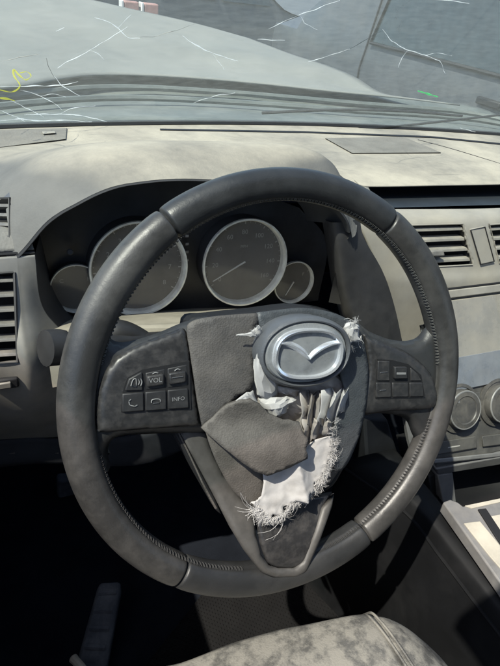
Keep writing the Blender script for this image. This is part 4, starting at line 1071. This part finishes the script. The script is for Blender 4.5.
# bolster to the right
rows = []
for (dy, dz, k) in ((.028, -.16, 0), (.020, -.06, 0), (.008, -.015, 0), (-.006, .0, 0), (-.05, .012, 0), (-.13, .014, 0), (-.3, .0, 0), (-.45, -.005, 0)):
    row = [fe[-1]+Vector((.001, dy, dz)), fe[-1]+Vector((.022, dy-.008, dz-.002)), fe[-1]+Vector((.05, dy-.03, dz-.016)), fe[-1]+Vector((.075, dy-.055, dz-.05)), fe[-1]+Vector((.085, dy-.07, dz-.16))]
    rows.append([p-st_.location for p in row])
patch('bolster', rows, 'seat', st_, 20, 40, amp=.002, freq=18, solid=.01)
for off in (-.003, .004):
    pts = [fe[-1]+Vector((off, dy, dz+.002)) for dy, dz in ((.026, -.10), (.021, -.06), (.010, -.015), (-.004, .001), (-.05, .013), (-.13, .014), (-.3, .001))]
    v, f = tube([p-st_.location for p in spline(pts, 40)], .0016, 6); obj('piping', v, f, 'seat', st_)
# centre console
cc = empty('center_console', 'dark centre console with sunlit trim and open storage bin', 'console', (.35, -.05, -.4))
def K(pts): return [Vector(p)-cc.location for p in pts]
# left wall
c0 = [at(380, 520, Z=-.31)+Vector((.0, .1, 0)), at(405, 512, Z=-.30), at(440, 556, Z=-.30), at(478, 606, Z=-.30), at(520, 660, Z=-.30)]
c00 = [at(412, 492, Z=-.28)+Vector((0, .08, 0)), at(424, 506, Z=-.275), at(462, 554, Z=-.275), at(500, 600, Z=-.275), at(540, 648, Z=-.275)]
c1 = [p+Vector((-.01, 0, -.12)) for p in c0]; c2 = [p+Vector((-.015, 0, -.34)) for p in c0]
c000 = [p+Vector((.03, 0, -.004)) for p in c00]
patch('side_wall', [K(q) for q in (c2, c1, c0, c00, c000)], 'console', cc, 24, 30, solid=.004)
v, f = tube(K(spline([p+Vector((-.001, 0, .001)) for p in c0], 24)), .0022, 6); obj('edge_piping', v, f, 'console', cc)
# storage bin
def quad_box(name, tl, tr, br, bl, dv, m, parent, **kw):
    v = K([tl, tr, br, bl]+[Vector(p)+dv for p in (tl, tr, br, bl)])
    return obj(name, v, [(0, 1, 5, 4), (1, 2, 6, 5), (2, 3, 7, 6), (3, 0, 4, 7), (4, 5, 6, 7)], m, parent, fixn=False, **kw)
tl, tr = at(446, 474, Y=.075), at(520, 462, Y=.06)+Vector((.1, 0, 0)); bl, br = at(454, 512, Y=.045), at(520, 505, Y=.03)+Vector((.1, 0, 0))
quad_box('storage_bin', tl, tr, br, bl, Vector((0, .12, -.03)), 'gap', cc)
def bar(name, pts, wpx, m, r=.004):
    v, f = tube(K(pts), r, 8); return obj(name, v, f, m, cc)
def strip(name, px, Ys, dv, m, bevel=.001):
    a_ = [at(x, y, Y=Y_) for (x, y), Y_ in zip(px, Ys)]; k = len(px)
    return obj(name, K(a_+[p+Vector(dv) for p in a_]), [tuple(range(k)), tuple(range(k, 2*k))]+[(i, (i+1) % k, k+(i+1) % k, k+i) for i in range(k)], m, cc, bevel=bevel)
strip('bin_frame', [(436, 469), (530, 452), (530, 460), (438, 475)], [.074, .058, .058, .074], (0, .02, 0), 'consolegrey', .002)
strip('bin_frame', [(438, 475), (453, 472.5), (457, 506), (443, 503)], [.074, .072, .05, .05], (0, .02, 0), 'consolegrey', .002)
strip('bin_frame', [(429, 476), (436, 474), (439, 512), (432, 508)], [.08, .08, .055, .055], (0, .03, 0), 'gap', .002)
strip('bracket', [(405, 416), (410, 417), (414, 436), (412, 452), (409, 440)], [.12, .12, .11, .10, .11], (0, .01, 0), 'consolegrey', .001)
strip('console_flank', [(364, 418), (388, 420), (398, 452), (400, 490), (382, 520), (368, 480)], [.14]*6, (0, .05, 0), 'lower', .004)
# sunlit trim plate around the shifter: grey frame with two pale strips and a dark groove
def zq(name, px, Z0, Z1, m, bevel=.001):
    k = len(px); a_ = [at(x, y, Z=Z1) for x, y in px]; b_ = [p+Vector((0, 0, Z0-Z1)) for p in a_]
    return obj(name, K(a_+b_), [tuple(range(k)), tuple(range(k, 2*k))]+[(i, (i+1) % k, k+(i+1) % k, k+i) for i in range(k)], m, cc, bevel=bevel)
zq('trim_plate', [(443, 502), (450, 499), (458, 502), (463, 506), (500, 499), (600, 480), (640, 600), (560, 640), (510, 596), (478, 551)], -.268, -.250, 'consolegrey', .002)
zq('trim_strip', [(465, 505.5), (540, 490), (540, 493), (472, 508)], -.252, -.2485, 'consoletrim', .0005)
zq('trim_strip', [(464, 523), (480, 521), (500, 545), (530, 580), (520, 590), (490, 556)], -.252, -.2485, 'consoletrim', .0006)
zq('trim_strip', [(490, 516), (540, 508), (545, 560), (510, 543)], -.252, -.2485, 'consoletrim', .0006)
zq('trim_groove', [(478, 509), (486, 508), (508, 541), (520, 562), (512, 560), (496, 537)], -.252, -.2478, 'gap', .0006)
v, f = tube(K([at(449, 512, Z=-.272), at(449, 512, Z=-.266)]), .003, 8); obj('screw', v, f, 'ring', cc)
# ================================================================== yard outside: parked cars, kerb and post, far away
def parked_car(loc, rz, m, label):
    e = empty('parked_car', label, 'car', loc, 'cars parked across the yard'); e.rotation_euler = (0, 0, rz)
    side = [(-2.2, .35), (-2.25, .7), (-2.1, .95), (-1.5, 1.0), (-1.0, 1.42), (-.2, 1.5), (.6, 1.42), (1.2, 1.0), (2.0, .88), (2.25, .65), (2.2, .35)]
    pr = spline([(x, 0, z) for x, z in side], 44); V = []
    for s, k in ((-.82, .97), (-.86, 1), (.86, 1), (.82, .97)):
        for p in pr:
            tw = .8 if p.z > 1.02 else 1
            V.append((p.x*k, s*(1-.28*sm(.95, 1.5, p.z)), p.z))
    n = 44
    obj('body', V, grid_faces(4, n)+[tuple(range(n)), tuple(3*n+i for i in range(n)), tuple(i*n for i in range(4)), tuple(i*n+n-1 for i in range(4))], m, e)
    for s in (-1, 1):
        for wx in ((-.95, -.12), (-.02, .72)):
            q = [(wx[0]-.18*(wx[0] < -.5), 1.03), (wx[1]+.22*(wx[1] > .5), 1.03), (wx[1], 1.36), (wx[0]+.1, 1.36)]
            pts = [(x, s*(.862*(1-.28*sm(.95, 1.5, z))+.004), z) for x, z in q]
            obj('window', pts+[(x, y*.97, z) for x, y, z in pts], [(0, 1, 2, 3), (4, 5, 6, 7), (0, 1, 5, 4), (1, 2, 6, 5), (2, 3, 7, 6), (3, 0, 4, 7)], 'carglass', e)
        for x in (-1.35, 1.35):
            V = []
            for y, r_ in ((.70, .31), (.72, .33), (.87, .33), (.89, .31), (.89, .2), (.87, .19), (.87, .01)):
                for j in range(24): V.append((x+r_*math.cos(pi2*j/24), s*y, .33+r_*math.sin(pi2*j/24)))
            obj('wheel', V, grid_faces(7, 24, True), 'tyre', e)
    return e
def gpt(px, py): p = at(px, py, Z=-1.05); return p
def yard(px, dist):
    d = ray(px, 60); d.z = 0; d.normalize(); p = CAM+d*dist; return (p.x, p.y, -1.05)
parked_car((3.0, 9.6, -1.05), R(12), 'carblue', 'dark blue grey car parked ahead of the van')
parked_car((1.0, 15.5, -1.05), R(20), 'carblue', 'dark car parked behind the pink barrier post')
# van standing alongside
vn = empty('parked_van', 'dark slate blue van parked alongside the bonnet', 'van', (2.9, 1.6, -1.05))
prof_ = [(-.84, .30), (-.87, .55), (-.88, .95), (-.86, 1.06), (-.80, 1.45), (-.72, 1.78), (-.55, 1.92), (.55, 1.92), (.72, 1.78), (.80, 1.45), (.86, 1.06), (.88, .95), (.87, .55), (.84, .30)]
V = []; stn = [(-3.0, .90, .0), (-2.95, .97, 0), (-2.7, 1, 0), (1.2, 1, 0), (1.9, .99, -.10), (2.5, .95, -.75), (3.0, .90, -.86), (3.15, .82, -.95)]
for y, k, dz in stn:
    for x, z in prof_: V.append((x*k, y, min(z, max(.5, 1.92+dz)) if z > .9 else z))
n = len(prof_)
obj('body', V, grid_faces(len(stn), n)+[tuple(range(n)), tuple((len(stn)-1)*n+i for i in range(n))]+[(i*n, (i+1)*n, (i+1)*n+n-1, i*n+n-1) for i in range(len(stn)-1)], 'carblue', vn, sharp=30)
def sidex(z): return -.86+(z-1.06)*.155
for y0_, y1_ in ((-2.6, -1.35), (-1.25, .0), (.1, 1.35)):
    q = [(sidex(1.10)-.012, y0_, 1.10), (sidex(1.10)-.012, y1_, 1.10), (sidex(1.42)-.012, y1_-.06, 1.42), (sidex(1.42)-.012, y0_+.06, 1.42)]
    o = obj('window', q+[(x+.03, y, z) for x, y, z in q], [(0, 1, 2, 3), (4, 5, 6, 7), (0, 1, 5, 4), (1, 2, 6, 5), (2, 3, 7, 6), (3, 0, 4, 7)], 'carglass', vn, bevel=.01)
    v, f = tube([Vector(p)+Vector((-.004, 0, 0)) for p in q], .010, 6, True); obj('window_frame', v, f, 'rubber', o)
v, f = tube([(sidex(1.47)-.012, -2.7, 1.47), (sidex(1.47)-.012, 1.3, 1.47)], .008, 6); obj('roof_trim', v, f, 'gravel2', vn)
v, f = box((-.885, -.6, .80), (.03, 4.0, .07)); obj('rub_strip', v, f, 'rubber', vn, bevel=.008)
for y in (-1.3, .05, 1.4):
    v, f = tube([(-.845, y, .35), (-.873, y, .56), (-.883, y, .95), (-.862, y, 1.07), (sidex(1.5)-.003, y, 1.5)], .006, 5); obj('door_gap', v, f, 'gap', vn)
for y in (-1.15, .2):
    v, f = box((-.895, y, .98), (.03, .16, .035)); obj('handle', v, f, 'rubber', vn, bevel=.008)
for y in (-2.0, 2.1):
    for sx in (-1, 1):
        V = []
        for x, r_ in ((.66, .31), (.68, .33), (.85, .33), (.875, .31), (.875, .2), (.85, .19), (.85, .01)):
            for j in range(24): V.append((sx*x, y+r_*math.cos(pi2*j/24), .33+r_*math.sin(pi2*j/24)))
        obj('wheel', V, grid_faces(7, 24, True), 'tyre', vn)
pp = empty('barrier_post', 'faded pink barrier post with white edges beyond the bonnet', 'post', yard(142, 4.6))
for dx in (-.085, .06):
    v, f = box((dx, 0, .56), (.11, .08, 1.12)); obj('board', v, f, 'pink', pp, bevel=.01)
    v, f = box((dx-.066, 0, .56), (.02, .09, 1.12)); obj('edge', v, f, 'gravel2', pp, bevel=.005)
bpy.context.view_layer.update()
